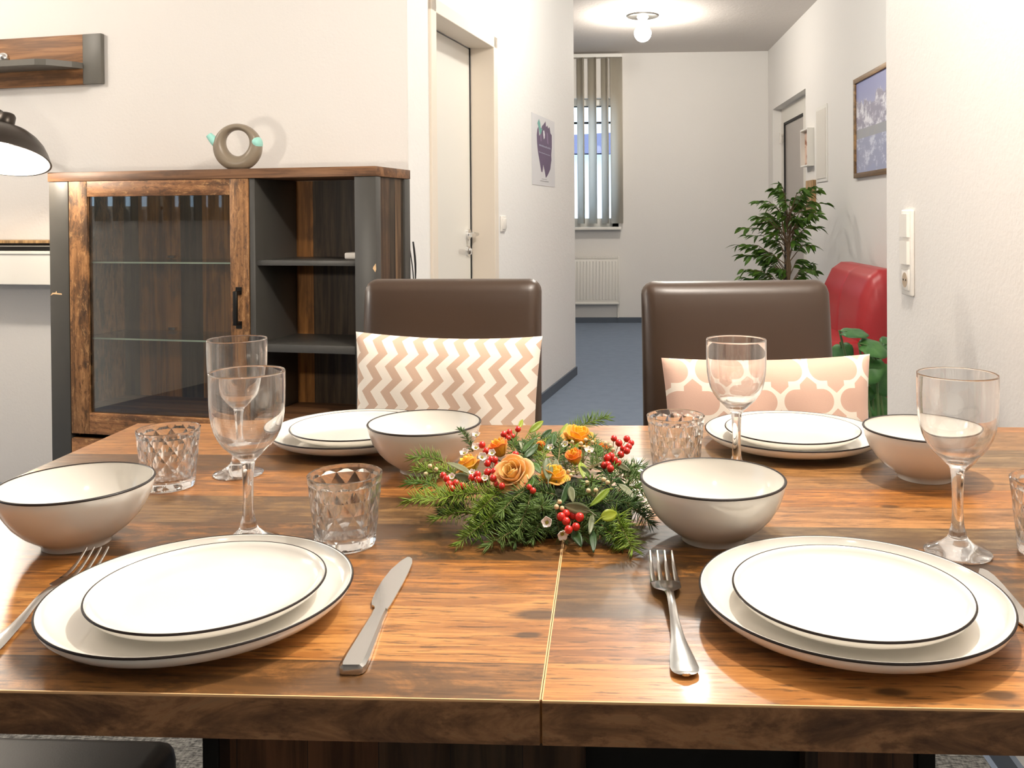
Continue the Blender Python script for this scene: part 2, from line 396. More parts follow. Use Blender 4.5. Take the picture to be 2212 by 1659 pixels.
def tabletop(name, planks, knots):
    n = NT(name); x, y, z = n.xyz()
    t = y/0.884
    base = n.ramp(t, [(p, lin(*a)) for p, a, b, k in planks], 'CONSTANT')
    streak = n.ramp(t, [(p, lin(*b)) for p, a, b, k in planks], 'CONSTANT')
    patch = n.ramp(t, [(p, k) for p, a, b, k in planks], 'CONSTANT')
    oi = n.ramp(t, [(p, (i*0.37) % 1.0) for i, (p, a, b, k) in enumerate(planks)], 'CONSTANT')
    cx = n.N.new('ShaderNodeCombineXYZ'); n.put(cx.inputs[0], x*5.0 + oi*31.0); n.put(cx.inputs[1], y*84.0); n.put(cx.inputs[2], oi*9.0)
    g = n.noise(cx.outputs[0], 1.0, 8, 0.64, 0.9)
    cx2 = n.N.new('ShaderNodeCombineXYZ'); n.put(cx2.inputs[0], x*10.0 + oi*11.0); n.put(cx2.inputs[1], y*19.0); n.put(cx2.inputs[2], oi*5.0)
    g2 = n.noise(cx2.outputs[0], 1.0, 9, 0.72, 0.5)
    cx3 = n.N.new('ShaderNodeCombineXYZ'); n.put(cx3.inputs[0], x*30.0 + oi*7.0); n.put(cx3.inputs[1], y*240.0); n.put(cx3.inputs[2], oi*3.0)
    g3 = n.noise(cx3.outputs[0], 1.0, 5, 0.6, 0.2)
    col = n.mix(n.step(g, 0.40, 0.60), streak, base)
    col = n.mix(n.step(g2, 0.44, 0.59)*(patch*1.2), col, lin(58, 38, 22))
    col = n.mix(n.step(g3, 0.53, 0.67)*0.75, col, lin(66, 40, 20))
    for kx, ky, r in knots:
        d = ((x - kx)*(x - kx)*0.35 + (y - ky)*(y - ky)*1.6).sqrt() + (g2 - 0.5)*0.012
        col = n.mix(0.85*(1.0 - n.step(d, r*0.4, r)), col, lin(40, 24, 14))
    seam = None
    for p, a, b, k in planks[1:]:
        q = (t - p).abs().lt(0.0011); seam = q if seam is None else seam.mx(q)
    col = n.mix(seam*0.6, col, lin(52, 32, 18))
    col = n.mix(0.14, n.mix(1.0, col, (0.91, 0.94, 0.80, 1), 'MULTIPLY'), lin(134, 100, 66))
    n.principled(col, n.step(g3, 0.2, 0.9)*0.10 + 0.28, bump=n.bump(g, 0.05, 0.0015), spec=0.42, coat=0.05); return n.m
# ================================================================== THE ROOM
H = 2.79
def st(name, mb, mat, label, cat, origin=(0,0,0), rot=0.0, smooth=0):
    return single(name, mb, mat, label, cat, origin, rot, kind='structure', smooth=smooth)
st('floor', MB().box(-4.6, 3.2, -5.8, 9.6, -0.06, 0.0), M['carpet'], 'blue grey carpet floor running down the hallway', 'floor')
st('ceiling', MB().box(-4.6, 3.2, -5.8, 9.6, H, H+0.08), M['ceiling'], 'textured off white ceiling over the hallway', 'ceiling')
UL, VW, VE = -1.322, 3.165, 6.135           # slanted walls: left hall plane u, cabinet wall plane v, end of the left hall wall
# wall behind the cabinet (frame of the slanted walls)
st('wall_back', MB().box(-4.2, UL-0.003, VW, VW+0.14, 0, H), M['wall'], 'cream lit wall behind the wooden cabinet', 'wall', rot=SL)
# left hall wall with the door opening: pieces around it, one object
T = 0.24; D0, D1, DT = 3.440, 4.228, 1.944
w = MB(); w.box(UL-T, UL, VW+0.002, D0, 0, H); w.box(UL-T, UL, D1, VE, 0, H); w.box(UL-T, UL, D0, D1, DT, H)
st('wall_left', w, M['wall_rough'], 'white roughcast hallway wall holding the door and poster', 'wall', rot=SL)
# far wall with window opening
YF, XR = 9.314, 1.645
WX0, WX1, WZ0, WZ1 = -1.15, 0.105, 0.995, 2.33
w = MB(); w.box(-4.6, WX0, YF, YF+0.22, 0, H); w.box(WX1, XR+0.3, YF, YF+0.22, 0, H); w.box(WX0, WX1, YF, YF+0.22, 0, WZ0); w.box(WX0, WX1, YF, YF+0.22, WZ1, H)
st('wall_far', w, M['wall'], 'far cream wall at the end of the hallway', 'wall')
# right hall wall with recessed door
RY0, RY1, RT, RD = 7.567, 9.066, 2.160, 0.085
w = MB(); w.box(XR, XR+0.3, 2.58, RY0, 0, H); w.box(XR, XR+0.3, RY1, YF, 0, H); w.box(XR, XR+0.3, RY0, RY1, RT, H)
w.box(XR+0.14, XR+0.3, RY0, RY1, 0, RT)
st('wall_right', w, M['wall'], 'white hallway wall behind the red armchair and mountain picture', 'wall')
XN, YE = 0.785, 2.575
st('wall_near', MB().box(XN, XR+0.3, -5.6, YE, 0, H), M['wall'], 'bright cream wall beside the table with the switches', 'wall')
# parts of the place behind and beside the camera
st('wall_rear', MB().box(-3.6, XN, -5.7, -5.5, 0, H), M['wall'], 'cream wall behind the camera', 'wall')
SY0, SY1, SZ0, SZ1 = 0.25, 2.25, 1.17, 2.25
w = MB(); w.box(-3.75, -3.6, -5.6, SY0, 0, H); w.box(-3.75, -3.6, SY1, 9.5, 0, H); w.box(-3.75, -3.6, SY0, SY1, 0, SZ0); w.box(-3.75, -3.6, SY0, SY1, SZ1, H)
st('wall_side', w, M['wall'], 'cream outer wall mirrored in the cabinet glass', 'wall')
# baseboards
st('baseboard_left', MB().box(UL, UL+0.012, D1+0.06, VE, 0, 0.058), M['base_blue'], 'blue grey carpet skirting along the left hallway wall', 'baseboard', rot=SL)
st('baseboard_far', MB().box(-3.4, XR, YF-0.012, YF, 0, 0.055), M['base_blue'], 'blue grey carpet skirting along the far wall', 'baseboard')
st('baseboard_right', MB().box(XR-0.012, XR, 2.58, RY0, 0, 0.055), M['base_blue'], 'blue grey carpet skirting under the right hallway wall', 'baseboard')
st('baseboard_near', MB().box(XN-0.012, XN, -5.5, YE, 0, 0.055), M['base_blue'], 'blue grey carpet skirting below the wall with the switches', 'baseboard')

# ---- door in the left hall wall
d = thing('door_1', 'white flush door set back in the left hallway wall', 'door', (UL-0.115, (D0+D1)/2, 0), SL, kind='structure')
part(d, 'leaf', MB().box(UL-0.155, UL-0.115, D0+0.004, D1-0.006, 0.005, DT-0.006, 0.002), M['door_white'], 0)
c = MB()
c.box(UL-0.11, UL+0.012, D1-0.003, D1+0.055, 0, DT+0.055, 0.003); c.box(UL-0.11, UL+0.012, D0-0.055, D0+0.003, 0, DT+0.055, 0.003)
c.box(UL-0.11, UL+0.012, D0-0.055, D1+0.055, DT-0.003, DT+0.055, 0.003)
part(d, 'frame', c, M['casing'], 0, 'beige steel door frame')
part(d, 'shadow_gap', MB().box(UL-0.1155, UL-0.1105, D1-0.010, D1-0.004, 0, DT), M['dark_slot'], 0)
hz = 1.026; hv = D1-0.055; hu = UL-0.115
h = MB(); h.tube([(hu, hv, hz), (hu+0.012, hv, hz)], 0.026, 20); h.tube([(hu+0.01, hv, hz), (hu+0.05, hv, hz), (hu+0.055, hv-0.01, hz), (hu+0.055, hv-0.115, hz-0.004)], 0.009, 10)
hd = part(d, 'door_handle', h, M['chrome'])
k = MB(); k.tube([(hu, hv, hz-0.082), (hu+0.010, hv, hz-0.082)], 0.026, 20); k.box(hu+0.01, hu+0.026, hv-0.004, hv+0.004, hz-0.098, hz-0.070, 0.001)
part(d, 'keyhole_rosette', k, M['chrome'])

# ---- door in the right hall wall
XD = XR + RD
d = thing('door_2', 'white glazed door in the right hallway wall by the ficus', 'door', (XD, 8.3, 0), kind='structure')
fr = MB(); fr.box(XD, XD+0.05, 8.93, RY1, 0, RT); fr.box(XD, XD+0.05, RY0, 8.06, 0, RT); fr.box(XD, XD+0.05, 8.06, 8.93, 2.005, RT); fr.box(XD, XD+0.05, 8.06, 8.93, 0, 0.25)
part(d, 'leaf', fr, M['door_white'], 0)
part(d, 'pane', MB().box(XD+0.012, XD+0.03, 8.06, 8.93, 0.25, 2.005), M['frosted_door'], 0, 'grey frosted glass pane')
g = MB(); g.box(XD-0.002, XD+0.012, 8.916, 8.936, 0.25, 2.012); g.box(XD-0.002, XD+0.012, 8.06, 8.93, 1.990, 2.012)
part(d, 'gasket', g, M['dark_slot'], 0, 'black rubber glazing gasket')

# ---- window in the far wall
w = thing('window_1', 'white hallway window looking onto a house at dusk', 'window', ((WX0+WX1)/2, YF+0.1, WZ0), kind='structure')
fb = MB(); yy = YF+0.08
for a, b in ((WX0, WX0+0.07), (WX1-0.07, WX1), (-0.56, -0.48)): fb.box(a, b, yy, yy+0.07, WZ0, WZ1, 0.004)
fb.box(WX0, WX1, yy, yy+0.07, WZ0, WZ0+0.09, 0.004); fb.box(WX0, WX1, yy, yy+0.07, WZ1-0.07, WZ1, 0.004)
part(w, 'window_frame', fb, M['white_lacquer'], 0)
fb = MB(); fb.box(WX0+0.07, WX1-0.07, yy+0.01, yy+0.05, 2.075, 2.095); fb.box(WX0+0.07, WX1-0.07, yy+0.01, yy+0.05, 2.250, 2.262)
part(w, 'glazing_bar', fb, M['dark_slot'], 0, 'dark glazing bars')
for a, b in ((WX0+0.07, -0.56), (-0.48, WX1-0.07)):
    part(w, 'pane', MB().box(a, b, yy+0.025, yy+0.033, WZ0+0.09, WZ1-0.07), M['window_pane'], 0)
part(w, 'sill', MB().box(WX0-0.03, WX1+0.025, YF-0.10, YF+0.08, WZ0-0.03, WZ0, 0.006), M['white_lacquer'], 0)
# blind hanging in front of it
def slatmat():
    n = NT('grey_blind_fabric'); p = n.principled(lin(228, 220, 204), 0.8, spec=0.1)
    tl = n.N.new('ShaderNodeBsdfTranslucent'); tl.inputs[0].default_value = (0.80, 0.78, 0.74, 1); mx = n.N.new('ShaderNodeMixShader'); mx.inputs[0].default_value = 0.68
    n.L.new(p.outputs[0], mx.inputs[1]); n.L.new(tl.outputs[0], mx.inputs[2]); n.L.new(mx.outputs[0], n.out.inputs[0]); return n.m
M['slat'] = slatmat()
def blind(x0, x1, y, z0, z1, label, ang, n0, rail, slatw=0.127, pitch=0.125, sgn=1, rot=0.0):
    bl = thing('vertical_blind', label, 'blind', ((x0+x1)/2, y, z0), rot)
    part(bl, 'headrail', MB().box(x0-0.01, x1+0.01, y-0.03, y+0.03, z1, z1+0.035, 0.004), M['white_lacquer'], 0)
    x = x1 - 0.05; k = 0
    while x > x0:
        a = R(ang) + 0.10*sin(k*2.3)
        if k == 0: a = R(8)
        dx, dy = cos(a)*slatw/2, sin(a)*slatw/2*sgn
        b = MB(); nx, ny = -dy/(slatw/2)*0.0004, dx/(slatw/2)*0.0004
        b.grid(lambda s, t: Vector((x + dx*(2*s-1) + 6*(nx*18)*(1-(2*s-1)**2), y + dy*(2*s-1) + 6*(ny*18)*(1-(2*s-1)**2), z0 + (z1-z0)*t)), 6, 1)
        n_b = part(bl, 'slat', b, M['slat'])
        md = n_b.modifiers.new('cloth_thickness', 'SOLIDIFY'); md.thickness = 0.0008
        x -= pitch; k += 1
    return bl
blind(-1.18, 0.138, YF-0.075, 1.03, 2.735, 'grey vertical blind half open before the hallway window', 56, 0, True, sgn=-1)

# ---- side window (seen as a reflection in the cabinet door)
w = thing('window_2', 'white window with dusk sky mirrored in the cabinet glass', 'window', (-3.68, (SY0+SY1)/2, SZ0), kind='structure')
fb = MB()
for a, b in ((SY0, SY0+0.06), (SY1-0.06, SY1), ((SY0+SY1)/2-0.04, (SY0+SY1)/2+0.04)): fb.box(-3.72, -3.66, a, b, SZ0, SZ1)
fb.box(-3.72, -3.66, SY0, SY1, SZ0, SZ0+0.02); fb.box(-3.72, -3.66, SY0, SY1, SZ1-0.06, SZ1)
part(w, 'window_frame', fb, M['white_lacquer'], 0)
for a, b in ((SY0+0.06, (SY0+SY1)/2-0.04), ((SY0+SY1)/2+0.04, SY1-0.06)): part(w, 'pane', MB().box(-3.70, -3.692, a, b, SZ0+0.02, SZ1-0.06), M['window_pane'], 0)
blind(SY0-0.03, SY1+0.03, 3.50, 1.10, 2.45, 'grey vertical blind mirrored in the cabinet glass', 72, 0, True, sgn=-1, rot=R(90))

# ---- house outside the hallway window
ho = thing('neighbour_house', 'pale house with slate roof beyond the hallway window', 'house', (-2.0, 17.0, -1.0))
part(ho, 'wall', MB().box(-6.0, 0.75, 16.0, 22.0, -3.0, 2.20), plain('pale_render', (0.84, 0.86, 0.90), 0.8), 0)
part(ho, 'roof', MB().prism([(-6.4, 2.20), (-0.1, 2.22), (1.15, 2.10), (1.15, 2.60), (-6.4, 2.26)], 15.6, 22.4, 'y'), plain('slate_roof', (0.22, 0.21, 0.32), 0.8, bump=(30, 0.5, 0.02)), 0)
part(ho, 'window', MB().box(-2.9, -2.2, 15.97, 16.02, 0.2, 1.2), plain('dusk_window', (0.10, 0.12, 0.16), 0.2), 0)

# ================================================================== THINGS ON THE WALLS
# radiator
r = thing('radiator', 'white ribbed panel radiator under the hallway window', 'radiator', (-0.5, YF-0.06, 0.2))
b = MB(); b.box(-1.1, 0.095, YF-0.095, YF-0.035, 0.215, 0.665, 0.006)
for i in range(36): b.box(-1.085+i*0.0328, -1.085+i*0.0328+0.014, YF-0.101, YF-0.094, 0.245, 0.645, 0.003, 1)
part(r, 'panel', b, M['white_paint'], 30)
g = MB()
for i in range(40): g.box(-1.095+i*0.0297, -1.095+i*0.0297+0.016, YF-0.10, YF-0.03, 0.668, 0.690)
part(r, 'grille', g, M['white_paint'], 0)
part(r, 'side_panel', MB().box(0.093, 0.108, YF-0.10, YF-0.02, 0.205, 0.69, 0.003), M['white_paint'], 30)
part(r, 'lower_channel', MB().box(-1.1, 0.100, YF-0.103, YF-0.03, 0.198, 0.222, 0.006), M['white_paint'], 30)
for x in (-0.9, -0.1): part(r, 'wall_bracket', MB().box(x-0.015, x+0.015, YF-0.036, YF-0.0005, 0.30, 0.60), M['white_paint'], 0)
v = MB(); v.tube([(0.09, YF-0.05, 0.21), (0.09, YF-0.05, 0.06), (0.09, YF-0.012, 0.06)], 0.008, 8); part(r, 'pipe', v, M['white_paint'])

# poster on the left hall wall
p = thing('poster', 'white poster with purple brush shape on the left hallway wall', 'poster', (UL+0.002, 5.255, 1.5), SL)
part(p, 'sheet', MB().box(UL+0.0005, UL+0.002, 4.974, 5.536, 1.295, 1.708), plain('poster_paper', (0.66, 0.655, 0.67), 0.5), 0)
def pp(x, y):     # poster picture coordinates 0..1 (x along the wall, y downwards)
    return (4.974 + x*0.562, 1.708 - y*0.413)
blob = [(.20,.29),(.23,.20),(.27,.17),(.30,.30),(.36,.24),(.42,.14),(.50,.10),(.58,.05),(.60,.13),(.66,.10),(.70,.14),(.76,.11),(.80,.20),(.86,.22),(.86,.40),(.83,.52),(.84,.60),(.81,.66),(.78,.74),(.71,.80),(.64,.85),(.58,.88),(.54,.80),(.50,.74),(.47,.69),(.45,.76),(.42,.81),(.38,.80),(.34,.72),(.29,.62),(.24,.52),(.21,.40)]
part(p, 'brush_shape', MB().prism([pp(*q) for q in blob], UL+0.002, UL+0.0026, 'x'), plain('poster_purple', lin(92, 74, 104), 0.5), 0)
part(p, 'leaf_shape', MB().prism([pp(*q) for q in [(.23,.12),(.29,.055),(.34,.10),(.36,.17),(.43,.18),(.37,.26),(.33,.27),(.28,.18)]], UL+0.0026, UL+0.003, 'x'), plain('poster_mint', lin(104, 164, 156), 0.5), 0)
b = MB()
for q in ([(.47,.20),(.51,.19),(.54,.25),(.53,.30),(.50,.32),(.48,.27)],): b.prism([pp(*z) for z in q], UL+0.0026, UL+0.003, 'x')
part(p, 'light_shape', b, plain('poster_white', (0.85, 0.84, 0.88), 0.5), 0)
b = MB()
lil = plain('poster_lilac', lin(128, 108, 138), 0.5)
for q in ([(.33,.20),(.38,.19),(.40,.36),(.35,.36)], [(.62,.20),(.68,.22),(.70,.38),(.64,.36)]): part(p, 'hill_shape', MB().prism([pp(*z) for z in q], UL+0.0026, UL+0.0029, 'x'), lil, 0)
b = MB(); rr = random.Random(3)
def scrawl(x0, x1, y, h, slope, n):       # blurred unreadable lines of writing
    for i in range(n):
        a = x0 + (x1-x0)*i/n; e = a + (x1-x0)/n*0.72; yy_ = y + slope*(a-x0); hh = h*rr.uniform(.6, 1.2)
        b.prism([pp(a, yy_-hh), pp(e, yy_-hh*.8), pp(e, yy_+h*.5), pp(a, yy_+h*.5)], UL+0.0026, UL+0.003, 'x')
bgm = plain('poster_blue_grey', lin(150, 152, 172), 0.5)
scrawl(.29, .80, .425, .017, .02, 12); part(p, 'faint_lettering', b, bgm, 0)
b = MB(); scrawl(.28, .78, .525, .009, .03, 17); part(p, 'faint_lettering', b, bgm, 0)
b = MB(); scrawl(.40, .62, .905, .004, 0, 9); scrawl(.33, .70, .935, .007, 0, 15)
part(p, 'footer_line', b, plain('poster_grey', lin(150, 146, 150), 0.5), 0)

# single switch on the left hall wall
s = thing('light_switch', 'small white light switch beside the left hallway door', 'light switch', (UL, 4.383, 1.075), SL)
part(s, 'frame', MB().box(UL, UL+0.010, 4.343, 4.423, 1.035, 1.115, 0.004), M['plastic_white'], 30)
part(s, 'rocker', MB().box(UL+0.008, UL+0.016, 4.355, 4.411, 1.047, 1.103, 0.003), M['plastic_white'], 30)

# triple switch plate on the near wall
s = thing('switch_plate', 'tall white plate with two switches above a socket, beside table', 'light switch', (XN, 2.382, 1.011))
yc = 2.382
part(s, 'frame', MB().box(XN-0.010, XN, yc-0.0405, yc+0.0405, 0.8985, 1.1235, 0.005, 3), M['plastic_white'], 30)
for z in (1.082, 1.011):
    part(s, 'rocker', MB().prism([(yc-0.028, z-0.030), (yc+0.028, z-0.030), (yc+0.028, z+0.030), (yc-0.028, z+0.030)], XN-0.0175, XN-0.009, 'x'), M['plastic_white'], 0)
so = MB(); so.box(XN-0.013, XN-0.009, yc-0.028, yc+0.028, 0.912, 0.968, 0.003)
so = part(s, 'socket', so, M['plastic_white'], 30)
b = MB(); b.tube([(XN-0.0135, yc, 0.940), (XN-0.0128, yc, 0.940)], 0.0195, 24); part(s, 'socket_well', b, plain('socket_recess', (0.46, 0.36, 0.26), 0.6), 0, parent=so)
b = MB(); b.tube([(XN-0.0142, yc-0.0095, 0.940), (XN-0.0136, yc-0.0095, 0.940)], 0.0028, 10); b.tube([(XN-0.0142, yc+0.0095, 0.940), (XN-0.0136, yc+0.0095, 0.940)], 0.0028, 10)
part(s, 'socket_hole', b, M['dark_slot'], 0, parent=so)

# mountain picture
def picmat():
    n = NT('mountain_photograph'); x, y, z = n.xyz()
    zz = z - 1.68
    nz = n.noise(n.obj((1, 5, 9)), 1.6, 8, 0.7)
    ridge = n.noise(n.obj((0, 4.0, 0)), 1.0, 5, 0.7)
    zz = (z + 0.0)
    sky = n.ramp(n.step(zz, 0.0, 0.35), [(0, lin(176, 178, 204)), (1, lin(132, 138, 190))])
    mount = n.mix(n.step(nz, 0.44, 0.62), lin(150, 146, 166), lin(232, 232, 240))
    top = (ridge - 0.5)*0.42 + 0.17
    up = n.mix(zz.lt(top), sky, mount)
    lake_m = n.mix(n.step(nz, 0.48, 0.62), lin(152, 156, 184), lin(206, 210, 226))
    low = n.mix((zz*-1.0 - 0.09).lt(top), lin(150, 156, 188), lake_m)
    low = n.mix(n.step(zz*-1.0, 0.30, 0.10)*0 + zz.lt(-0.30)*0.0, low, low)
    band = n.mix(n.noise(n.obj((1, 12, 12)), 1.0, 3), lin(150, 152, 166), lin(164, 164, 160))
    c = n.mix(zz.gt(0.0), n.mix(zz.gt(-0.06), low, band), up)
    n.principled(c, 0.35); return n.m
p = thing('mountain_picture', 'oak framed picture of snowy mountains over a lake, above armchair', 'picture', (XR, 5.58, 1.66))
y0, y1, z0, z1 = 5.12, 6.035, 1.347, 1.999
b = MB(); f = 0.032
b.box(XR-0.022, XR, y0, y1, z0, z0+f, 0.002); b.box(XR-0.022, XR, y0, y1, z1-f, z1, 0.002)
b.box(XR-0.022, XR, y0, y0+f, z0+f, z1-f, 0.002); b.box(XR-0.022, XR, y1-f, y1, z0+f, z1-f, 0.002)
part(p, 'frame', b, M['oak_frame'], 30)
part(p, 'print', MB().box(XR-0.010, XR-0.002, y0+f, y1-f, z0+f, z1-f), picmat(), 0)
# shadow box frame by the door
p = thing('box_frame', 'small deep white box frame with brown motif beside glazed door', 'picture', (XR, 7.36, 1.66))
y0, y1, z0, z1 = 7.26, 7.52, 1.50, 1.805
b = MB(); xa = XR-0.055
b.box(xa, XR, y0, y0+0.012, z0, z1); b.box(xa, XR, y1-0.012, y1, z0, z1); b.box(xa, XR, y0+0.012, y1-0.012, z0, z0+0.012); b.box(xa, XR, y0+0.012, y1-0.012, z1-0.012, z1)
part(p, 'frame', b, M['white_lacquer'], 0)
n_ = NT('brown_motif_print'); xx, yy2, zz2 = n_.xyz(); nz_ = n_.noise(n_.obj((1, 9, 14)), 1.2, 5)
n_.principled(n_.mix(n_.step(nz_, 0.5, 0.62), lin(206, 178, 160), lin(140, 92, 66)), 0.6)
part(p, 'print', MB().box(XR-0.020, XR-0.004, y0+0.012, y1-0.012, z0+0.012, z1-0.012), n_.m, 0)
# flush panel
p = thing('fuse_box_door', 'flush white fuse box door in right hallway wall', 'panel', (XR, 6.99, 1.66))
part(p, 'rim', MB().box(XR-0.008, XR, 6.815, 7.165, 1.36, 1.945, 0.002), M['white_lacquer'], 0)
part(p, 'panel', MB().box(XR-0.013, XR-0.007, 6.845, 7.135, 1.385, 1.915, 0.002), plain('painted_panel', (0.70, 0.66, 0.60), 0.6), 0)
p = thing('key_cabinet', 'small pale wooden key cabinet below the white box frame', 'cabinet', (XR, 7.33, 1.24))
part(p, 'body', MB().box(XR-0.03, XR, 7.20, 7.44, 1.12, 1.385, 0.003), M['light_wood'], 30)
part(p, 'door', MB().box(XR-0.034, XR-0.029, 7.205, 7.32, 1.125, 1.38, 0.002), M['light_wood'], 30)
p = thing('door_closer_latch', 'small white latch bracket beside the glazed door', 'latch', (XD, 8.99, 1.87))
for z in (1.825, 1.885): part(p, 'bracket', MB().box(XD-0.03, XD, 8.965, 8.995, z, z+0.02, 0.003), M['plastic_white'], 0)
b = MB(); b.box(XD-0.035, XD-0.02, 8.94, 8.99, 1.81, 1.92, 0.003); part(p, 'lever', b, M['plastic_white'], 0)

# hall ceiling lamp
LX, LY = 0.296, 7.565
l = thing('ceiling_lamp', 'ceiling lamp with lit round globe in the hallway', 'ceiling lamp', (LX, LY, H))
part(l, 'canopy', MB().lathe([(0, H-0.012), (0.132, H-0.012), (0.138, H-0.006), (0.138, H), (0, H)], 40, (LX, LY, 0)), M['lamp_bronze'])
part(l, 'neck', MB().lathe([(0, H-0.075), (0.008, H-0.075), (0.05, H-0.014), (0, H-0.012)], 24, (LX, LY, 0)), M['frost'])
gz = H-0.150; gr = 0.072
part(l, 'cap', MB().lathe([(0.008, H-0.074), (0.014, H-0.08), (0.045, H-0.094), (0.062, H-0.112), (0.0595, H-0.113), (0.040, H-0.097), (0, H-0.084)], 32, (LX, LY, 0)), M['frost'])
b = MB(); b.lathe([(gr*sin(a), gz-gr*cos(a)) for a in [pi*k/20 for k in range(0, 13)]] + [(0.0, gz+0.02)], 32, (LX, LY, 0)); part(l, 'globe', b, M['globe'], 80)

# wall shelf above the lamp (slanted wall frame)
s = thing('wall_shelf', 'reclaimed wood wall shelf with grey end, over the lamp', 'shelf', (-3.2, VW, 1.66), SL)
su = -2.641
part(s, 'back_panel', MB().box(-3.9, su-0.088, VW-0.020, VW-0.001, 1.664, 1.868, 0.002), M['oldwood_shelf'], 30)
part(s, 'end_panel', MB().box(su-0.088, su, VW-0.022, VW-0.001, 1.664, 1.868, 0.003), M['grey_lacquer'], 30)
b = MB(); ou = [(-3.9, VW-0.02), (su-0.088, VW-0.02), (su-0.105, VW-0.06), (su-0.16, VW-0.135), (su-0.20, VW-0.150), (-3.9, VW-0.150)]
b.prism(ou, 1.728, 1.752); part(s, 'shelf_board', b, M['grey_lacquer'], 0)
o = thing('silver_ornament', 'small silver ball ornament on the wall shelf', 'ornament', (-3.05, VW-0.085, 1.752), SL)
part(o, 'ball', MB().sphere((-3.05, VW-0.085, 1.774), 0.0225, 24, 14), M['chrome'], 80)
part(o, 'foot', MB().lathe([(0, 0), (0.012, 0), (0.012, 0.004), (0, 0.004)], 16, (-3.05, VW-0.085, 1.7525)), M['black_metal'])

# white wall unit to the left of the cabinet
s = thing('wall_drawer_unit', 'white wall drawer unit with open black slot beside cabinet', 'drawer unit', (-3.1, VW, 0.85), SL)
part(s, 'top_board', MB().box(-3.9, -2.665, 3.03, VW-0.001, 1.018, 1.029, 0.001), M['light_wood'], 0)
part(s, 'carcass', MB().box(-3.89, -2.668, 3.065, VW-0.001, 0.862, 1.0175), M['dark_slot'], 0)
part(s, 'inner_drawer', MB().box(-3.89, -2.668, 3.050, 3.066, 1.0035, 1.0075), M['white_lacquer'], 0)
b = MB(); b.box(-3.9, -2.665, 3.03, 3.064, 0.851, 0.986, 0.003); f_ = part(s, 'drawer_front', b, M['white_lacquer'], 0)
b = MB(); b.box(-3.9, -2.665, 3.024, 3.031, 0.975, 0.986, 0.001); part(s, 'drawer_lip', b, M['white_lacquer'], 0, parent=f_)
# ================================================================== FURNITURE
# ---- display cabinet (slanted wall frame: x along the wall, y into the wall)
CL, CR_, CF, CB, CT = -2.619, -1.3055, 2.84, 3.140, 1.2875
c = thing('display_cabinet', 'wide wooden display cabinet with glass door and open compartments', 'cabinet', ((CL+CR_)/2, (CF+CB)/2, 0), SL)
def P(name, mb, mat, sm=30, **k): return part(c, name, mb, mat, sm, **k)
P('top', MB().box(CL-0.002, CR_+0.002, CF-0.004, CB, CT-0.034, CT, 0.0015), M['oldwood_top'])
P('column', MB().box(CL, CL+0.083, CF, CF+0.04, 0, CT-0.035, 0.0012), M['anthracite'])
P('column', MB().box(CR_-0.079, CR_, CF, CF+0.04, 0, CT-0.035, 0.0012), M['anthracite'])
sd = MB(); sd.box(CL+0.003, CL+0.022, CF+0.04, CB-0.03, 0, CT-0.035); P('side_panel', sd, M['anthracite'])
sd = MB(); sd.box(CR_-0.024, CR_-0.008, CF+0.04, CB-0.05, 0, CT-0.035)
P('side_panel', sd, old_wood('reclaimed_wood_side', 'Y', 'Z', 0.05, [lin(74,50,34), lin(30,20,14), lin(110,84,60)], 0.5, seed=0.02, dark=0.4))
P('rear_column', MB().box(CR_-0.024, CR_, CB-0.05, CB, 0, CT-0.035, 0.001), M['anthracite'])
P('rear_column', MB().box(CL, CL+0.024, CB-0.03, CB, 0, CT-0.035, 0.001), M['anthracite'])
P('back_panel', MB().box(CL+0.022, CR_-0.024, CB-0.012, CB, 0.02, CT-0.035), M['oldwood_back'], 0)
P('divider', MB().box(-1.7876, -1.7658, CF+0.002, CB-0.012, 0.02, CT-0.035, 0.001), M['anthracite'])
ip = MB(); ip.box(CR_-0.083, CR_-0.079, CF+0.042, CB-0.012, 0.3, CT-0.035); P('inner_panel', ip, M['oldwood_v'])
ip = MB(); ip.box(CL+0.083, CL+0.088, CF+0.042, CB-0.012, 0.3, CT-0.035); P('inner_panel', ip, M['oldwood_v'])
P('shelf', MB().box(-1.7658, CR_-0.083, CF+0.012, CB-0.012, 0.945, 0.9635, 0.001), M['anthracite'])
P('shelf', MB().box(-1.7658, CR_-0.083, CF+0.004, CB-0.012, 0.641, 0.6685, 0.001), M['anthracite'])
P('floor_board', MB().box(CL+0.083, CR_-0.079, CF+0.03, CB-0.012, 0.385, 0.405), M['oldwood_top'])
P('floor_board', MB().box(CL+0.02, CR_-0.02, CF+0.02, CB-0.012, 0.03, 0.05), M['anthracite'])
for z in (0.947, 0.662):
    g = P('glass_shelf', MB().box(CL+0.09, -1.7885, CF+0.05, CB-0.02, z, z+0.007), M['pane'], 0)
    part(c, 'shelf_edge', MB().box(CL+0.10, -1.79, CF+0.0475, CF+0.0498, z+0.0005, z+0.0065), M['edge_glass'], 0, parent=g)
    for uu in (-1.93, CL+0.30):
        part(c, 'shelf_clip', MB().box(uu, uu+0.028, CB-0.030, CB-0.012, z+0.010, z+0.020), M['steel'], 0, parent=g)
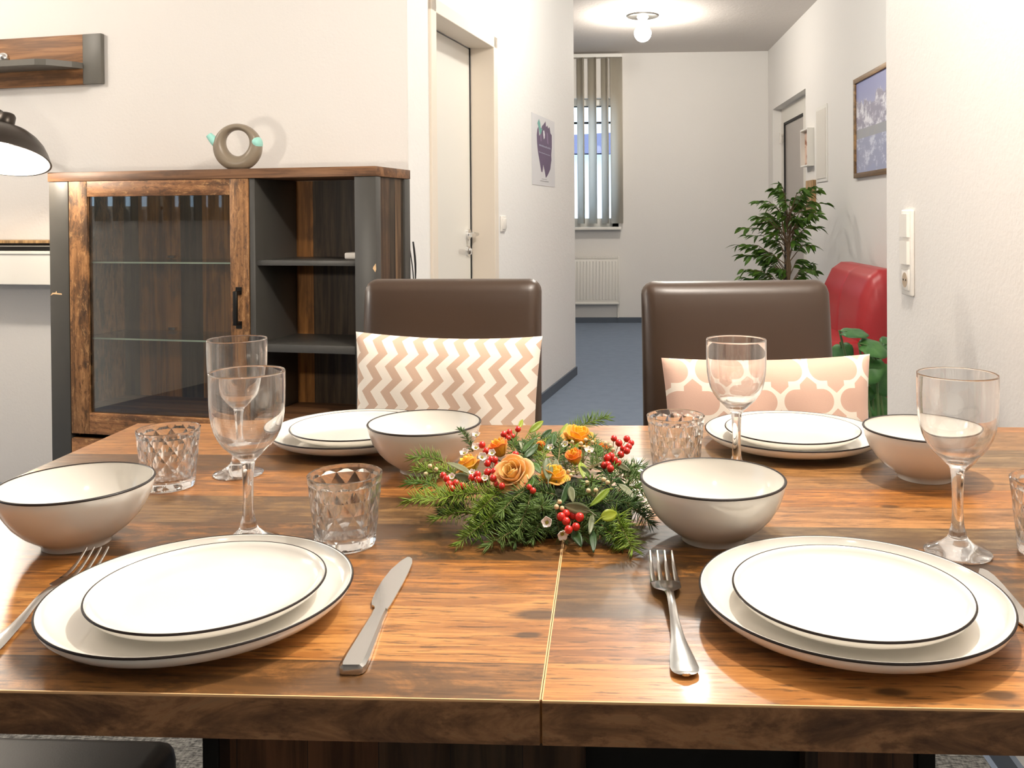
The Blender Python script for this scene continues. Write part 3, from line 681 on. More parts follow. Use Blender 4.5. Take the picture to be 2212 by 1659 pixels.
# framed glass door: stiles and rails around the pane
DL, DR, DB, DTT = -2.531, -1.790, 0.318, 1.2525
d = P('door', MB().box(DL, DL+0.078, CF-0.002, CF+0.020, DB, DTT, 0.0012), M['oldwood_v'])
part(c, 'stile', MB().box(DR-0.073, DR, CF-0.002, CF+0.020, DB, DTT, 0.0012), M['oldwood_v'], 30, parent=d)
part(c, 'rail', MB().box(DL+0.0785, DR-0.0735, CF-0.002, CF+0.020, DTT-0.057, DTT, 0.0012), M['oldwood_h'], 30, parent=d)
part(c, 'rail', MB().box(DL+0.0785, DR-0.0735, CF-0.002, CF+0.020, DB, DB+0.078, 0.0012), M['oldwood_h'], 30, parent=d)
part(c, 'pane', MB().box(DL+0.078, DR-0.073, CF+0.008, CF+0.012, DB+0.078, DTT-0.057), M['pane'], 0, parent=d)
h = MB(); hx = -1.829
h.box(hx-0.008, hx+0.008, CF-0.030, CF-0.020, 0.735, 0.856, 0.002); h.box(hx-0.008, hx+0.008, CF-0.022, CF-0.002, 0.846, 0.856); h.box(hx-0.008, hx+0.008, CF-0.022, CF-0.002, 0.735, 0.745)
h.box(hx-0.011, hx+0.011, CF-0.006, CF-0.002, 0.722, 0.748); h.box(hx-0.011, hx+0.011, CF-0.006, CF-0.002, 0.843, 0.869)
part(c, 'handle', h, M['black_metal'], 30, parent=d)
dr = P('drawer', MB().box(DL, DR, CF-0.002, CF+0.020, 0.06, 0.300, 0.0012), M['oldwood_h'])
h = MB(); h.box(-2.22, -2.10, CF-0.030, CF-0.020, 0.17, 0.186, 0.002); h.box(-2.22, -2.21, CF-0.022, CF-0.002, 0.17, 0.186); h.box(-2.11, -2.10, CF-0.022, CF-0.002, 0.17, 0.186)
part(c, 'handle', h, M['black_metal'], 30, parent=dr)
P('drawer', MB().box(-1.764, CR_-0.081, CF-0.002, CF+0.020, 0.06, 0.384, 0.0012), M['oldwood_h'])
b = MB(); b.prism([(CR_-0.010, 0.945), (CR_-0.002, 0.955), (CR_-0.0005, 0.935), (CR_-0.004, 0.925), (CR_-0.013, 0.938)], CF-0.0006, CF+0.0004, 'y'); P('chipped_edge', b, M['chip'], 0, label='chipped corner of raw wood')
b = MB(); b.prism([(CL+0.001, 0.828), (CL+0.014, 0.834), (CL+0.052, 0.832), (CL+0.050, 0.837), (CL+0.030, 0.838), (CL+0.028, 0.846), (CL+0.024, 0.840), (CL+0.010, 0.839)], CF-0.0006, CF+0.0004, 'y'); P('chipped_edge', b, M['chip'], 0, label='chipped scratch of raw wood')
# things on and in the cabinet
b = MB(); b.box(-1.470, -1.395, CF+0.09, CF+0.15, 0.9645, 0.988, 0.006, 3)
single('white_adapter', b, M['plastic_white'], 'small white power adapter on the upper open cabinet shelf', 'adapter', (-1.43, CF+0.12, 0.9645), SL, smooth=30)
wc = thing('watering_can', 'taupe ring shaped toy watering can standing on the cabinet', 'watering can', (-1.906, 2.96, CT), SL)
wc.rotation_euler.z = SL + R(18)
cz = CT + 0.0860
def can_c(a):   # centre line and tube radius of the ring
    th = a
    s = sin(th); rad = 0.0240 - 0.0078*s - 0.0040*s*s; ro = 0.0875
    return Vector((cos(th)*(ro-rad), 0, sin(th)*(ro-rad))), rad
b = MB(); n1, n2 = 56, 20; rings = []
for i in range(n1):
    a = 2*pi*i/n1; ctr, rad = can_c(a); e = Vector((cos(a), 0, sin(a)))
    # the hole sits a little high: thin at the top, thick at the bottom
    rings.append([b.bm.verts.new(Vector((-1.906, 2.96, cz)) + ctr + e*(rad*cos(t)) + Vector((0, 1, 0))*(0.030 + 0.006*(0.5-0.5*sin(a)))*sin(t)) for t in [2*pi*j/n2 for j in range(n2)]])
for i in range(n1):
    A, B = rings[i], rings[(i+1) % n1]
    for j in range(n2): b.bm.faces.new((A[j], A[(j+1) % n2], B[(j+1) % n2], B[j]))
for v in b.bm.verts:
    if v.co.z < CT + 0.0008: v.co.z = CT + 0.0008
part(wc, 'ring_body', b, M['taupe'], 80)
def capat(a, r, name, sq):
    e = Vector((cos(a), 0, sin(a))); o = Vector((-1.906, 2.96, cz)); bb = MB(); bb.sphere((0, 0, 0), 1.0, 20, 12)
    Mx = Matrix((e, Vector((0, 1, 0)), e.cross(Vector((0, 1, 0))))).transposed().to_4x4()
    Mx.translation = o + e*sq[0]
    bb.xf(Mx @ Matrix.Diagonal((sq[1], sq[2], sq[3], 1))); part(wc, name, bb, M['mint'], 80)
capat(R(14), 0, 'filler_cap', (0.0705, 0.0200, 0.0365, 0.0270))
b = MB(); e = Vector((cos(R(163)), 0, sin(R(163)))); tn = Vector((-sin(R(163)), 0, cos(R(163)))); o = Vector((-1.906, 2.96, cz))
b.tube([o + e*0.066 + tn*0.002, o + e*0.084, o + e*0.096 - tn*0.003, o + e*0.112 - tn*0.014], [0.024, 0.0215, 0.015, 0.0115], 20)
part(wc, 'spout', b, M['mint'], 60)
cb = thing('cable', 'thin black cables hanging behind the cabinet', 'cable', (-1.30, 3.15, 0.5), SL)
for k, (du, amp) in enumerate(((0, 0.018), (0.012, 0.012), (0.004, 0.024))):
    pts = [(-1.318 + du + amp*sin(t*4.2+0.3*k), 3.151 + 0.006*sin(t*3+k), 1.02 - t*0.45) for t in [i/16 for i in range(17)]]
    b = MB(); b.tube([p_ for p_ in pts], 0.0022, 6); part(cb, 'strand', b, M['cable'], 80)

# ---- dining table
TX0, TX1, TS, TY0, TY1, TZ, TH_ = -0.8385, 0.7325, -0.053, 0.667, 1.551, 0.75, 0.033
t = thing('dining_table', 'reclaimed wood extending dining table laid for four', 'table', (TS, TY0, 0))
LP = [(0.0, (166,112,66), (112,72,40), .6), (.062, (204,142,82), (160,100,50), .10), (.214, (184,118,56), (134,80,36), .38), (.307, (148,96,46), (96,60,30), .85),
      (.428, (138,104,68), (96,68,42), .6), (.541, (180,116,58), (136,82,40), .35), (.673, (108,70,38), (74,46,26), .6), (.766, (180,122,70), (148,92,48), .2)]
RP = [(0.0, (206,142,84), (170,108,56), .08), (.065, (184,122,74), (136,84,48), .5), (.159, (122,86,50), (82,56,32), .65), (.262, (168,110,52), (98,62,34), .85),
      (.36, (128,104,78), (90,70,50), .6), (.43, (184,130,86), (146,98,60), .25), (.515, (188,120,56), (148,88,38), .25), (.60, (172,122,78), (132,90,54), .35),
      (.715, (142,114,86), (106,82,60), .5), (.825, (172,126,88), (138,98,66), .3), (.955, (184,124,78), (152,98,58), .1)]
part(t, 'tabletop_half', MB().box(TX0, TS-0.0002, TY0, TY1, TZ-TH_, TZ, 0.0007, 1), tabletop('tabletop_wood_left', LP, [(-0.012, 0.145, 0.020), (-0.02, 0.105, 0.010), (-0.67, 0.008, 0.018), (-0.29, 0.30, 0.012)]), 0)
part(t, 'tabletop_half', MB().box(TS+0.0002, TX1, TY0, TY1, TZ-TH_, TZ, 0.0007, 1), tabletop('tabletop_wood_right', RP, [(0.265, 0.022, 0.011), (0.345, 0.020, 0.012), (0.06, 0.26, 0.014), (0.40, 0.46, 0.010)]), 0)
ed = plain('pale_edge_band', lin(226, 184, 134), 0.5)
b = MB(); b.box(TX0+0.001, TS-0.001, TY0-0.0006, TY0+0.0006, TZ-0.0014, TZ+0.0003); b.box(TS+0.001, TX1-0.001, TY0-0.0006, TY0+0.0006, TZ-0.0014, TZ+0.0003); part(t, 'edge_line', b, ed, 0, 'pale worn edge of the table top')
b = MB(); b.box(TS-0.0013, TS-0.0003, TY0+0.001, TY1-0.001, TZ-0.001, TZ+0.0003); b.box(TS+0.0003, TS+0.0013, TY0+0.001, TY1-0.001, TZ-0.001, TZ+0.0003); part(t, 'seam_edge', b, ed, 0, 'pale edges of the extension seam')
b = MB(); b.box(TX0, TS-0.001, TY0-0.0012, TY0-0.0002, TZ-TH_, TZ-0.0016); b.box(TS+0.001, TX1, TY0-0.0012, TY0-0.0002, TZ-TH_, TZ-0.0016); part(t, 'edge_band', b, M['oldwood_edge'], 0, 'dark mottled front edge')
PY = 1.0
part(t, 'pedestal_panel', MB().box(-0.437, -0.030, PY, PY+0.24, 0.06, TZ-TH_-0.0005, 0.001), M['oldwood_leg'], 0)
part(t, 'pedestal_panel', MB().box(0.214, 0.332, PY, PY+0.24, 0.06, TZ-TH_-0.0005, 0.001), M['oldwood_leg'], 0)
part(t, 'pedestal_core', MB().box(-0.030, 0.214, PY+0.03, PY+0.21, 0.06, TZ-TH_-0.0005), M['black_metal'], 0)
for x in (-0.464, 0.350):
    b = MB(); b.box(x-0.010, x+0.010, PY+0.01, PY+0.05, 0.045, TZ-TH_-0.0005, 0.002); part(t, 'metal_post', b, M['black_metal'], 0)
part(t, 'base_plate', MB().box(-0.50, 0.40, PY-0.14, PY+0.38, 0.012, 0.06, 0.003), M['oldwood_leg'], 0)

rg = MB(); rg.box(-1.50, 0.755, -0.7, 2.25, 0.0, 0.011, 0.004)
single('rug', rg, M['rug'], 'grey woven rug beneath the dining table', 'rug', (-0.5, 0.8, 0), smooth=0)

# ---- chairs: upholstered, cantilevered chrome frame
def chair(label, leather, W=0.42, group='dining chairs at the table'):
    o = thing('dining_chair', label, 'chair', (0, 0, 0), group=group)     # local: the back at y=0 facing -y, seat towards -y
    b = MB()
    def back(u_, v_, f):
        x = (u_-0.5)*W; z = 0.47 + v_*0.495
        puff = (1-(2*u_-1)**6)*(1-(2*v_-1)**8)
        return Vector((x, f, z))
    b.box(-W/2, W/2, 0.0, 0.062, 0.44, 0.966, 0.0285, 5)
    bmesh.ops.subdivide_edges(b.bm, edges=[e for e in b.bm.edges if e.calc_length() > 0.1], cuts=14, use_grid_fill=True)
    for v in b.bm.verts:
        a_, c_ = min(1, abs(v.co.x)/(W/2)), min(1, abs(v.co.z-0.703)/0.263)
        v.co.y += (v.co.y-0.031)/0.031*0.011*(1-a_**5)*(1-c_**5)
    for v in b.bm.verts:
        q = (v.co.z-0.44)/0.526
        v.co.y += 0.045*q*q
        v.co.x *= 1.0 + 0.012*(1-q)
    part(o, 'backrest', b, leather, 60)
    b = MB(); b.box(-W/2-0.003, W/2+0.003, -0.43, 0.060, 0.405, 0.472, 0.022, 4); part(o, 'seat', b, leather, 60)
    b = MB()
    for s in (-1, 1): b.tube([(s*(W/2-0.016), 0.01, 0.398), (s*(W/2-0.016), -0.36, 0.398), (s*(W/2-0.016), -0.405, 0.36), (s*(W/2-0.016), -0.405, 0.06), (s*(W/2-0.016), -0.37, 0.0235), (s*(W/2-0.016), 0.06, 0.0235)], 0.0115, 12)
    part(o, 'frame', b, M['chrome'], 60)
    b = MB(); b.tube([(-W/2+0.016, 0.055, 0.0235), (W/2-0.016, 0.055, 0.0235)], 0.0115, 12); part(o, 'floor_bar', b, M['chrome'], 60)
    b = MB(); s_ = [(-W/2+0.004, 0.064, 0.46), (-W/2+0.004, 0.075+0.03, 0.94), (0, 0.108, 0.9605), (W/2-0.004, 0.105, 0.94), (W/2-0.004, 0.064, 0.46)]
    return o
ca = chair('brown leather chair holding the zigzag cushion', M['leather']); ca.location = (-0.370, 2.03, 0.0); ca.rotation_euler.z = R(-1.5)
cb_ = copy_tree(ca, (0.287, 1.945, 0.0), R(5.0), 'brown leather chair holding the pink trellis cushion')
cn = chair('black leather chair at the near side, seat under the table', M['black_leather'], 0.43); cn.location = (-0.752, 0.655, 0.0); cn.rotation_euler.z = pi
# the near chair's back slopes away from the table
# ---- cushions
def cushion(name, label, mat, W, Hh, T, pinch, loc, tilt, rotz, roll=0.0):
    b = MB(); nu, nv = 34, 30
    def f(sgn):
        def g(u_, v_):
            a, c2 = 2*u_-1, 2*v_-1
            x = a*W/2*(1 - pinch*(1-c2*c2)*abs(a)**3); z = c2*Hh/2*(1 - pinch*(1-a*a)*abs(c2)**3)
            t_ = T/2*((1-a**4)*(1-c2**4))**0.55
            wr = 0.0022*sin(a*9+c2*5)*(1-abs(a)**2) + 0.002*noise.noise(Vector((a*3, c2*3, sgn)))
            return Vector((x, sgn*(t_ + 0.0015) + wr*0.8, z))
        return g
    A = b.grid(f(-1), nu, nv); B = b.grid(f(1), nu, nv)
    ring = lambda V: [V[i][0] for i in range(nu)] + [V[nu][j] for j in range(nv)] + [V[i][nv] for i in range(nu, 0, -1)] + [V[0][j] for j in range(nv, 0, -1)]
    ra, rb = ring(A), ring(B)
    for i in range(len(ra)):
        j = (i+1) % len(ra); b.bm.faces.new((ra[i], ra[j], rb[j], rb[i]))
    o = single(name, b, mat, label, 'cushion', smooth=80, group='cushions leaning on the chairs')
    o.location = loc; o.rotation_euler = (R(tilt), R(roll), R(rotz)); return o
cushion('cushion', 'cushion with beige and white zigzags on brown leather chair', M['chevron'], 0.420, 0.380, 0.125, 0.055, (-0.362, 1.955, 0.664), -7, -1.5, 1.2)
cushion('cushion', 'pink cushion with white trellis pattern on brown leather chair', M['trellis'], 0.440, 0.345, 0.115, 0.05, (0.330, 1.872, 0.646), -7, 5.0, -0.3)

# ---- table lamp standing on the wall drawer unit
lu, lv = -2.688, 2.70
lp_ = uv(lu, lv, 0); lx, ly, lz = lp_.x, lp_.y, 1.386
l = thing('table_lamp', 'dark bronze table lamp with lit dome shade beside the cabinet', 'lamp', uv(-3.36, 3.098, 1.0292))
ax = (uv(0.10, -0.34, 0) + Vector((0, 0, -1))).normalized()            # where the shade points
def lamp_frame():
    z = -ax; x = Vector((1, 0, 0)); x = (x - z*x.dot(z)).normalized(); y = z.cross(x)
    m = Matrix((x, y, z)).transposed().to_4x4(); m.translation = (lx, ly, lz); return m
K = 1.56
LM = lamp_frame() @ Matrix.Diagonal((K, K, 1.22, 1))
prof = [(0.0, 0.056), (0.020, 0.055), (0.036, 0.050), (0.054, 0.040), (0.072, 0.023), (0.087, 0.002), (0.098, -0.022), (0.106, -0.046)]
b = MB(); b.lathe(prof + [(0.1075, -0.048), (0.105, -0.048)] + [(r_-0.0025, z_-0.0012) for r_, z_ in prof[::-1][:-1]] + [(0, 0.0535)], 56); b.xf(LM); sh = part(l, 'shade', b, M['lamp_bronze'], 50)
b = MB(); b.lathe([(r_-0.0032, z_-0.002) for r_, z_ in prof[1:]], 56); b.xf(LM); part(l, 'shade_lining', b, M['lamp_inside'], 50, parent=sh)
b = MB(); b.lathe([(0, 0.053), (0.019, 0.053), (0.0195, 0.058), (0.017, 0.062), (0.0185, 0.067), (0.019, 0.088), (0.016, 0.095), (0.010, 0.098), (0, 0.098)], 32); b.xf(LM); part(l, 'neck', b, M['lamp_bronze'], 40)
b = MB(); b.lathe([(0, -0.034), (0.012, -0.031), (0.020, -0.020), (0.021, -0.008), (0.017, 0.006), (0.010, 0.022), (0.009, 0.05), (0, 0.05)], 24); b.xf(LM); part(l, 'bulb', b, M['bulb'], 80)
top = LM @ Vector((0, 0, 0.088)); bs = uv(-3.36, 3.098, 1.0292)
b = MB(); b.tube([top, top + Vector((-0.05, 0.01, 0.03)), bs + Vector((0.06, 0, 0.56)), bs + Vector((0, 0, 0.50)), bs + Vector((0, 0, 0.02))], 0.009, 10); part(l, 'arm', b, M['lamp_bronze'], 60)
part(l, 'base', MB().lathe([(0, 0), (0.062, 0), (0.062, 0.018), (0.054, 0.028), (0.02, 0.032), (0, 0.032)], 40, bs + Vector((0, 0, 0.0005))), M['lamp_bronze'], 40)

# ---- red armchair against the right hall wall, facing left
a = thing('armchair', 'red leather armchair against the right hallway wall', 'armchair', (1.25, 5.27, 0))
AY0, AY1 = 4.80, 5.76
b = MB()
def bk(s, t):
    # s along the chair, t around the profile of the back (front low -> top -> rear low)
    pts = [(1.33, 0.42), (1.335, 0.56), (1.355, 0.68), (1.40, 0.775), (1.455, 0.815), (1.52, 0.815), (1.575, 0.775), (1.60, 0.68), (1.605, 0.5), (1.605, 0.12)]
    q = t*(len(pts)-1); i = min(int(q), len(pts)-2); f = q-i
    x = pts[i][0]*(1-f)+pts[i+1][0]*f; z = pts[i][1]*(1-f)+pts[i+1][1]*f
    y = AY0 + (AY1-AY0)*s
    e = max(0, abs(2*s-1)-0.80)/0.20
    k = math.sqrt(max(0, 1-e*e)); z = 0.42 + (z-0.42)*(0.55+0.45*k) if z > 0.42 else z
    x = 1.47 + (x-1.47)*(0.62+0.38*k)
    ch = abs(sin(s*pi*2)); x -= 0.010*(ch**0.35)*(1 if t < 0.6 else 0)
    return Vector((x, y, z))
V = b.grid(bk, 60, 36)
for i in (0, 60):
    b.bm.faces.new([V[i][j] for j in range(37)])
part(a, 'backrest', b, M['red_leather'], 70)
part(a, 'seat', MB().box(0.86, 1.36, AY0+0.01, AY1-0.01, 0.27, 0.432, 0.035, 4), M['red_leather'], 60)
part(a, 'base', MB().box(0.89, 1.59, AY0+0.03, AY1-0.03, 0.09, 0.268, 0.012, 2), M['red_leather'], 60)
for x in (0.94, 1.54):
    for y in (AY0+0.08, AY1-0.08): part(a, 'foot', MB().lathe([(0, 0), (0.02, 0), (0.026, 0.09), (0, 0.09)], 16, (x, y, 0.0005)), M['black_metal'])
# ================================================================== TABLEWARE
Z0 = TZ + 0.0004
def plate(name, label, R_, prof_out, prof_in, loc, group):
    b = MB(); b.lathe(prof_out + prof_in, 96)
    o = single(name, b, M['porcelain'], label, 'plate', smooth=50, group=group); o.location = loc
    zr = prof_out[-1][1]
    q = MB(); q.lathe([(R_-0.0014, zr+0.0010), (R_-0.0006, zr+0.0015), (R_+0.0002, zr+0.0010), (R_+0.0005, zr-0.0001), (R_-0.0001, zr-0.0007), (R_-0.0008, zr-0.0006)], 96, close=True)
    me = q.mesh('rim_line', M['rimline'], 60); r = bpy.data.objects.new('rim_line', me); COL.objects.link(r); r.parent = o; r['label'] = 'dark brown painted rim'
    return o
bo = [(0, 0.0020), (0.072, 0.0020), (0.074, 0.0), (0.080, 0.0), (0.083, 0.0028), (0.100, 0.0048), (0.118, 0.0086), (0.128, 0.0132), (0.1333, 0.0185), (0.1350, 0.0236)]
bi = [(0.1345, 0.0248), (0.1326, 0.0244), (0.1300, 0.0192), (0.1240, 0.0142), (0.1140, 0.0104), (0.100, 0.0083), (0.085, 0.0073), (0.06, 0.0070), (0, 0.0070)]
so_ = [(0, 0.0018), (0.052, 0.0018), (0.054, 0.0), (0.059, 0.0), (0.062, 0.0024), (0.078, 0.0048), (0.090, 0.0084), (0.0985, 0.0132), (0.1024, 0.0168), (0.1039, 0.0200)]
si = [(0.1033, 0.0212), (0.1014, 0.0208), (0.0992, 0.0172), (0.0945, 0.0128), (0.0870, 0.0094), (0.074, 0.0070), (0.062, 0.0062), (0.04, 0.0060), (0, 0.0060)]
LPs = [(-0.3755, 0.8049), (0.2159, 0.8172), (-0.4101, 1.4266), (0.2861, 1.4237)]
SPs = [(-0.3690, 0.8052), (0.2143, 0.8120), (-0.4086, 1.4250), (0.2859, 1.4220)]
places = ['front setting beside the left bowl', 'front setting beside the right fork', 'setting before the zigzag cushion', 'setting before the pink trellis cushion']
lab_l = ['large white dinner plate under the small plate, near left', 'large white dinner plate under the small plate, near right', 'large white dinner plate before the zigzag cushion', 'large white dinner plate before the pink trellis cushion']
lab_s = ['small white plate stacked on the near left dinner plate', 'small white plate stacked on the near right dinner plate', 'small white plate stacked before the zigzag cushion', 'small white plate stacked before the pink trellis cushion']
p0 = plate('dinner_plate', lab_l[0], 0.135, bo, bi, (*LPs[0], Z0), 'large rimmed dinner plates')
s0 = plate('side_plate', lab_s[0], 0.1039, so_, si, (*SPs[0], Z0+0.0074), 'small rimmed plates')
for i in (1, 2, 3):
    copy_tree(p0, (*LPs[i], Z0), 0.7*i, lab_l[i]); copy_tree(s0, (*SPs[i], Z0+0.0074), 0.4*i, lab_s[i])
# bowls
bo_ = [(0, 0.0030), (0.030, 0.0030), (0.0325, 0.0), (0.0355, 0.0), (0.0365, 0.0050), (0.0450, 0.0105), (0.0560, 0.0190), (0.0660, 0.0300), (0.0735, 0.0425), (0.0785, 0.0560), (0.0810, 0.0675)]
bi_ = [(0.0804, 0.0686), (0.0788, 0.0683), (0.0760, 0.0560), (0.0710, 0.0435), (0.0630, 0.0315), (0.0530, 0.0215), (0.0420, 0.0140), (0.028, 0.0090), (0, 0.0075)]
BPs = [(0.1148, 1.0113), (-0.2663, 1.2745), (0.4320, 1.2532), (-0.5987, 0.9761)]
lab_b = ['white bowl with dark rim beside the upright fork', 'white bowl behind the flower arrangement', 'white bowl behind the right wine glass', 'white bowl at the left table edge behind the fork']
def bowl(label, loc):
    b = MB(); b.lathe(bo_ + bi_, 96); o = single('bowl', b, M['porcelain'], label, 'bowl', smooth=50, group='white rimmed bowls'); o.location = loc
    q = MB(); R_, zr = 0.0808, 0.0681; q.lathe([(R_-0.0024, zr+0.0003), (R_-0.0012, zr+0.0011), (R_, zr+0.0008), (R_+0.0007, zr-0.0004), (R_+0.0001, zr-0.0014), (R_-0.0010, zr-0.0012)], 96, close=True)
    me = q.mesh('rim_line', M['rimline'], 60); r = bpy.data.objects.new('rim_line', me); COL.objects.link(r); r.parent = o; r['label'] = 'dark brown painted rim'
    return o
b0 = bowl(lab_b[0], (*BPs[0], Z0))
for i in (1, 2, 3): copy_tree(b0, (*BPs[i], Z0), 0.5*i, lab_b[i])
# wine glasses
gz_ = 0.1923
w_out = [(0, 0.0006), (0.031, 0.0), (0.0340, 0.0006), (0.0344, 0.0018), (0.0330, 0.0032), (0.0250, 0.0062), (0.0165, 0.0105), (0.0108, 0.0160), (0.0088, 0.0205), (0.0086, 0.0240), (0.0074, 0.0265), (0.0062, 0.0330),
         (0.0056, 0.0480), (0.0057, 0.0640), (0.0064, 0.0800), (0.0074, 0.0890), (0.0092, 0.0935), (0.0135, 0.0970), (0.0195, 0.1030), (0.0262, 0.1095), (0.0318, 0.1175), (0.0358, 0.1260), (0.0382, 0.1350), (0.0399, 0.1450), (0.0407, 0.1580), (0.0410, 0.1740), (0.0410, 0.1908)]
w_in = [(0.0408, 0.1919), (0.0403, gz_), (0.0398, 0.1918), (0.0399, 0.1900), (0.0399, 0.1740), (0.0396, 0.1580), (0.0388, 0.1452), (0.0371, 0.1354), (0.0347, 0.1268), (0.0307, 0.1186), (0.0252, 0.1110), (0.0186, 0.1049), (0.0105, 0.1005), (0, 0.0990)]
b = MB(); b.lathe(w_out + w_in, 64)
WPs = [(-0.4043, 0.9810), (-0.5270, 1.2450), (0.1740, 1.2408), (0.3706, 0.9743)]
lab_w = ['wine glass at the near left, before another wine glass', 'wine glass at the far left, behind another wine glass', 'wine glass before the pink trellis cushion', 'wine glass at the right before the cream wall']
wg = single('wine_glass', b, M['glass'], lab_w[0], 'wine glass', smooth=60, group='stemmed wine glasses'); wg.location = (*WPs[0], Z0)
for i in (1, 2, 3): copy_tree(wg, (*WPs[i], Z0), 0.3*i, lab_w[i])
# diamond-cut tumblers
b = MB(); nS, hT, rT, rB, nd = 96, 0.0794, 0.0411, 0.0330, 12
ZR = [0.0115, 0.0262, 0.0409, 0.0556, 0.0700]      # heights of the ridge crossings
def ridge(k, i):
    r = rB + (rT-rB)*ZR[k]/hT; a = 2*pi*(i + 0.5*(k % 2))/nd; return b.bm.verts.new((r*cos(a), r*sin(a), ZR[k]))
RG = [[ridge(k, i) for i in range(nd)] for k in range(5)]
def ring(r, z): return [b.bm.verts.new((r*cos(2*pi*i/nS), r*sin(2*pi*i/nS), z)) for i in range(nS)]
low, high = ring(rB + (rT-rB)*0.004/hT, 0.004), ring(rB + (rT-rB)*0.0732/hT, 0.0732)
for k in range(5):
    o_ = k % 2                          # row k, between i and i+1; the neighbours on rows k-1 and k+1
    for i in range(nd):
        v0, v1 = RG[k][i], RG[k][(i+1) % nd]; m = (i + o_) % nd
        m_up = RG[k+1][m] if k < 4 else None; m_dn = RG[k-1][m] if k > 0 else None
        if m_up and m_dn:               # a whole diamond, cut in to its middle
            r = (rB + (rT-rB)*ZR[k]/hT)*cos(pi/nd) - 0.0014; a = 2*pi*(i + 0.5 + 0.5*o_)/nd
            c = b.bm.verts.new((r*cos(a), r*sin(a), ZR[k]))
            for p_, q_ in ((v0, m_dn), (m_dn, v1), (v1, m_up), (m_up, v0)): b.bm.faces.new((p_, q_, c))
        else:                           # half diamonds at the top and the bottom run out into the round
            R_ = high if k == 4 else low; n8 = nS//nd; s0 = int(round((i + 0.5*o_)*n8))
            P_ = [R_[(s0+j) % nS] for j in range(n8+1)]; h8 = n8//2
            b.bm.faces.new((v0, v1, m_dn or m_up))
            for j in range(h8): b.bm.faces.new((v0, P_[j], P_[j+1]))
            for j in range(h8, n8): b.bm.faces.new((v1, P_[j], P_[j+1]))
            b.bm.faces.new((v0, v1, P_[h8]))
def bridge(A, B):
    for i in range(nS): b.bm.faces.new((A[i], A[(i+1) % nS], B[(i+1) % nS], B[i]))
seqT = [high, ring(0.0410, hT-0.0008), ring(0.0400, hT), ring(0.0386, hT-0.0006), ring(0.0377, hT-0.004), ring(0.0345, 0.050), ring(0.0315, 0.024), ring(0.0300, 0.0155), ring(0.026, 0.0120), ring(0.012, 0.0100)]
for A, B in zip(seqT[:-1], seqT[1:]): bridge(A, B)
b.bm.faces.new(seqT[-1])
lo = ring(0.0322, 0.0006); bridge(lo, low); lo2 = ring(0.0300, 0.0); bridge(lo2, lo); lo3 = ring(0.022, 0.0012); bridge(lo3, lo2); b.bm.faces.new(lo3[::-1])
TPs = [(-0.2942, 0.9796), (-0.5974, 1.1845), (0.0934, 1.2768), (0.4690, 0.975)]
lab_t = ['diamond cut tumbler beside the near left wine glass', 'diamond cut tumbler behind the left bowl', 'diamond cut tumbler behind the right bowl, before dark chair', 'diamond cut tumbler cut off at the right picture edge']
tu = single('tumbler', b, M['glass'], lab_t[0], 'tumbler', smooth=7, group='diamond cut tumblers'); tu.location = (*TPs[0], Z0)
for i in (1, 2, 3): copy_tree(tu, (*TPs[i], Z0), 0.37*i, lab_t[i])

# ---- cutlery.  local: along +y, lying on z = 0
def fork(label, loc, rot):
    o = thing('fork', label, 'fork', (0, 0, 0), group='steel forks')
    # spine height along the fork: handle end 0 .. tine tips L
    def zc(y): return 0.0022 + 0.0095*math.exp(-((y-0.118)/0.036)**2) + (0.0085*((y-0.172)/0.040)**2 if y > 0.172 else 0) + 0.0012*math.exp(-((y)/0.02)**2)
    def strip(ys, wfn, cx=lambda y: 0.0, th=0.0022):
        b = MB(); n = len(ys); V = []
        for y in ys:
            w_, x, z = wfn(y), cx(y), zc(y)
            V.append([b.bm.verts.new((x-w_, y, z)), b.bm.verts.new((x-w_*0.55, y, z+th*0.5)), b.bm.verts.new((x+w_*0.55, y, z+th*0.5)), b.bm.verts.new((x+w_, y, z)), b.bm.verts.new((x+w_*0.55, y, z-th*0.5)), b.bm.verts.new((x-w_*0.55, y, z-th*0.5))])
        for A, B in zip(V[:-1], V[1:]):
            for i in range(6): b.bm.faces.new((A[i], A[(i+1) % 6], B[(i+1) % 6], B[i]))
        b.bm.faces.new(V[0][::-1]); b.bm.faces.new(V[-1]); return b
    def lerp(y, T):
        for (a, p), (c, q) in zip(T[:-1], T[1:]):
            if y <= c: return p + (q-p)*(y-a)/(c-a)
        return T[-1][1]
    hw = [(0, 0.0030), (0.0012, 0.0060), (0.003, 0.0084), (0.006, 0.0101), (0.012, 0.0110), (0.03, 0.0095), (0.06, 0.0058), (0.09, 0.0036), (0.122, 0.0033), (0.138, 0.0045)]
    part(o, 'handle', strip([0, 0.0005, 0.0012, 0.002, 0.003, 0.0045, 0.006, 0.009] + [0.012 + 0.126*i/26 for i in range(27)], lambda y: lerp(y, hw)), M['steel'], 50)
    hd = [(0.136, 0.0042), (0.142, 0.0075), (0.148, 0.0118), (0.156, 0.0132), (0.172, 0.0136)]
    head = part(o, 'head', strip([0.136 + 0.036*i/14 for i in range(15)], lambda y: lerp(y, hd)), M['steel'], 50)
    for k in range(4):
        x0 = (k-1.5)*0.0074
        part(o, 'tine', strip([0.171 + 0.049*i/12 for i in range(13)], lambda y: 0.0028*(1-0.62*((y-0.171)/0.049)), lambda y: x0*(1-0.04*((y-0.171)/0.049)), 0.0018), M['steel'], 50, parent=head)
    o.location = loc; o.rotation_euler.z = rot; return o
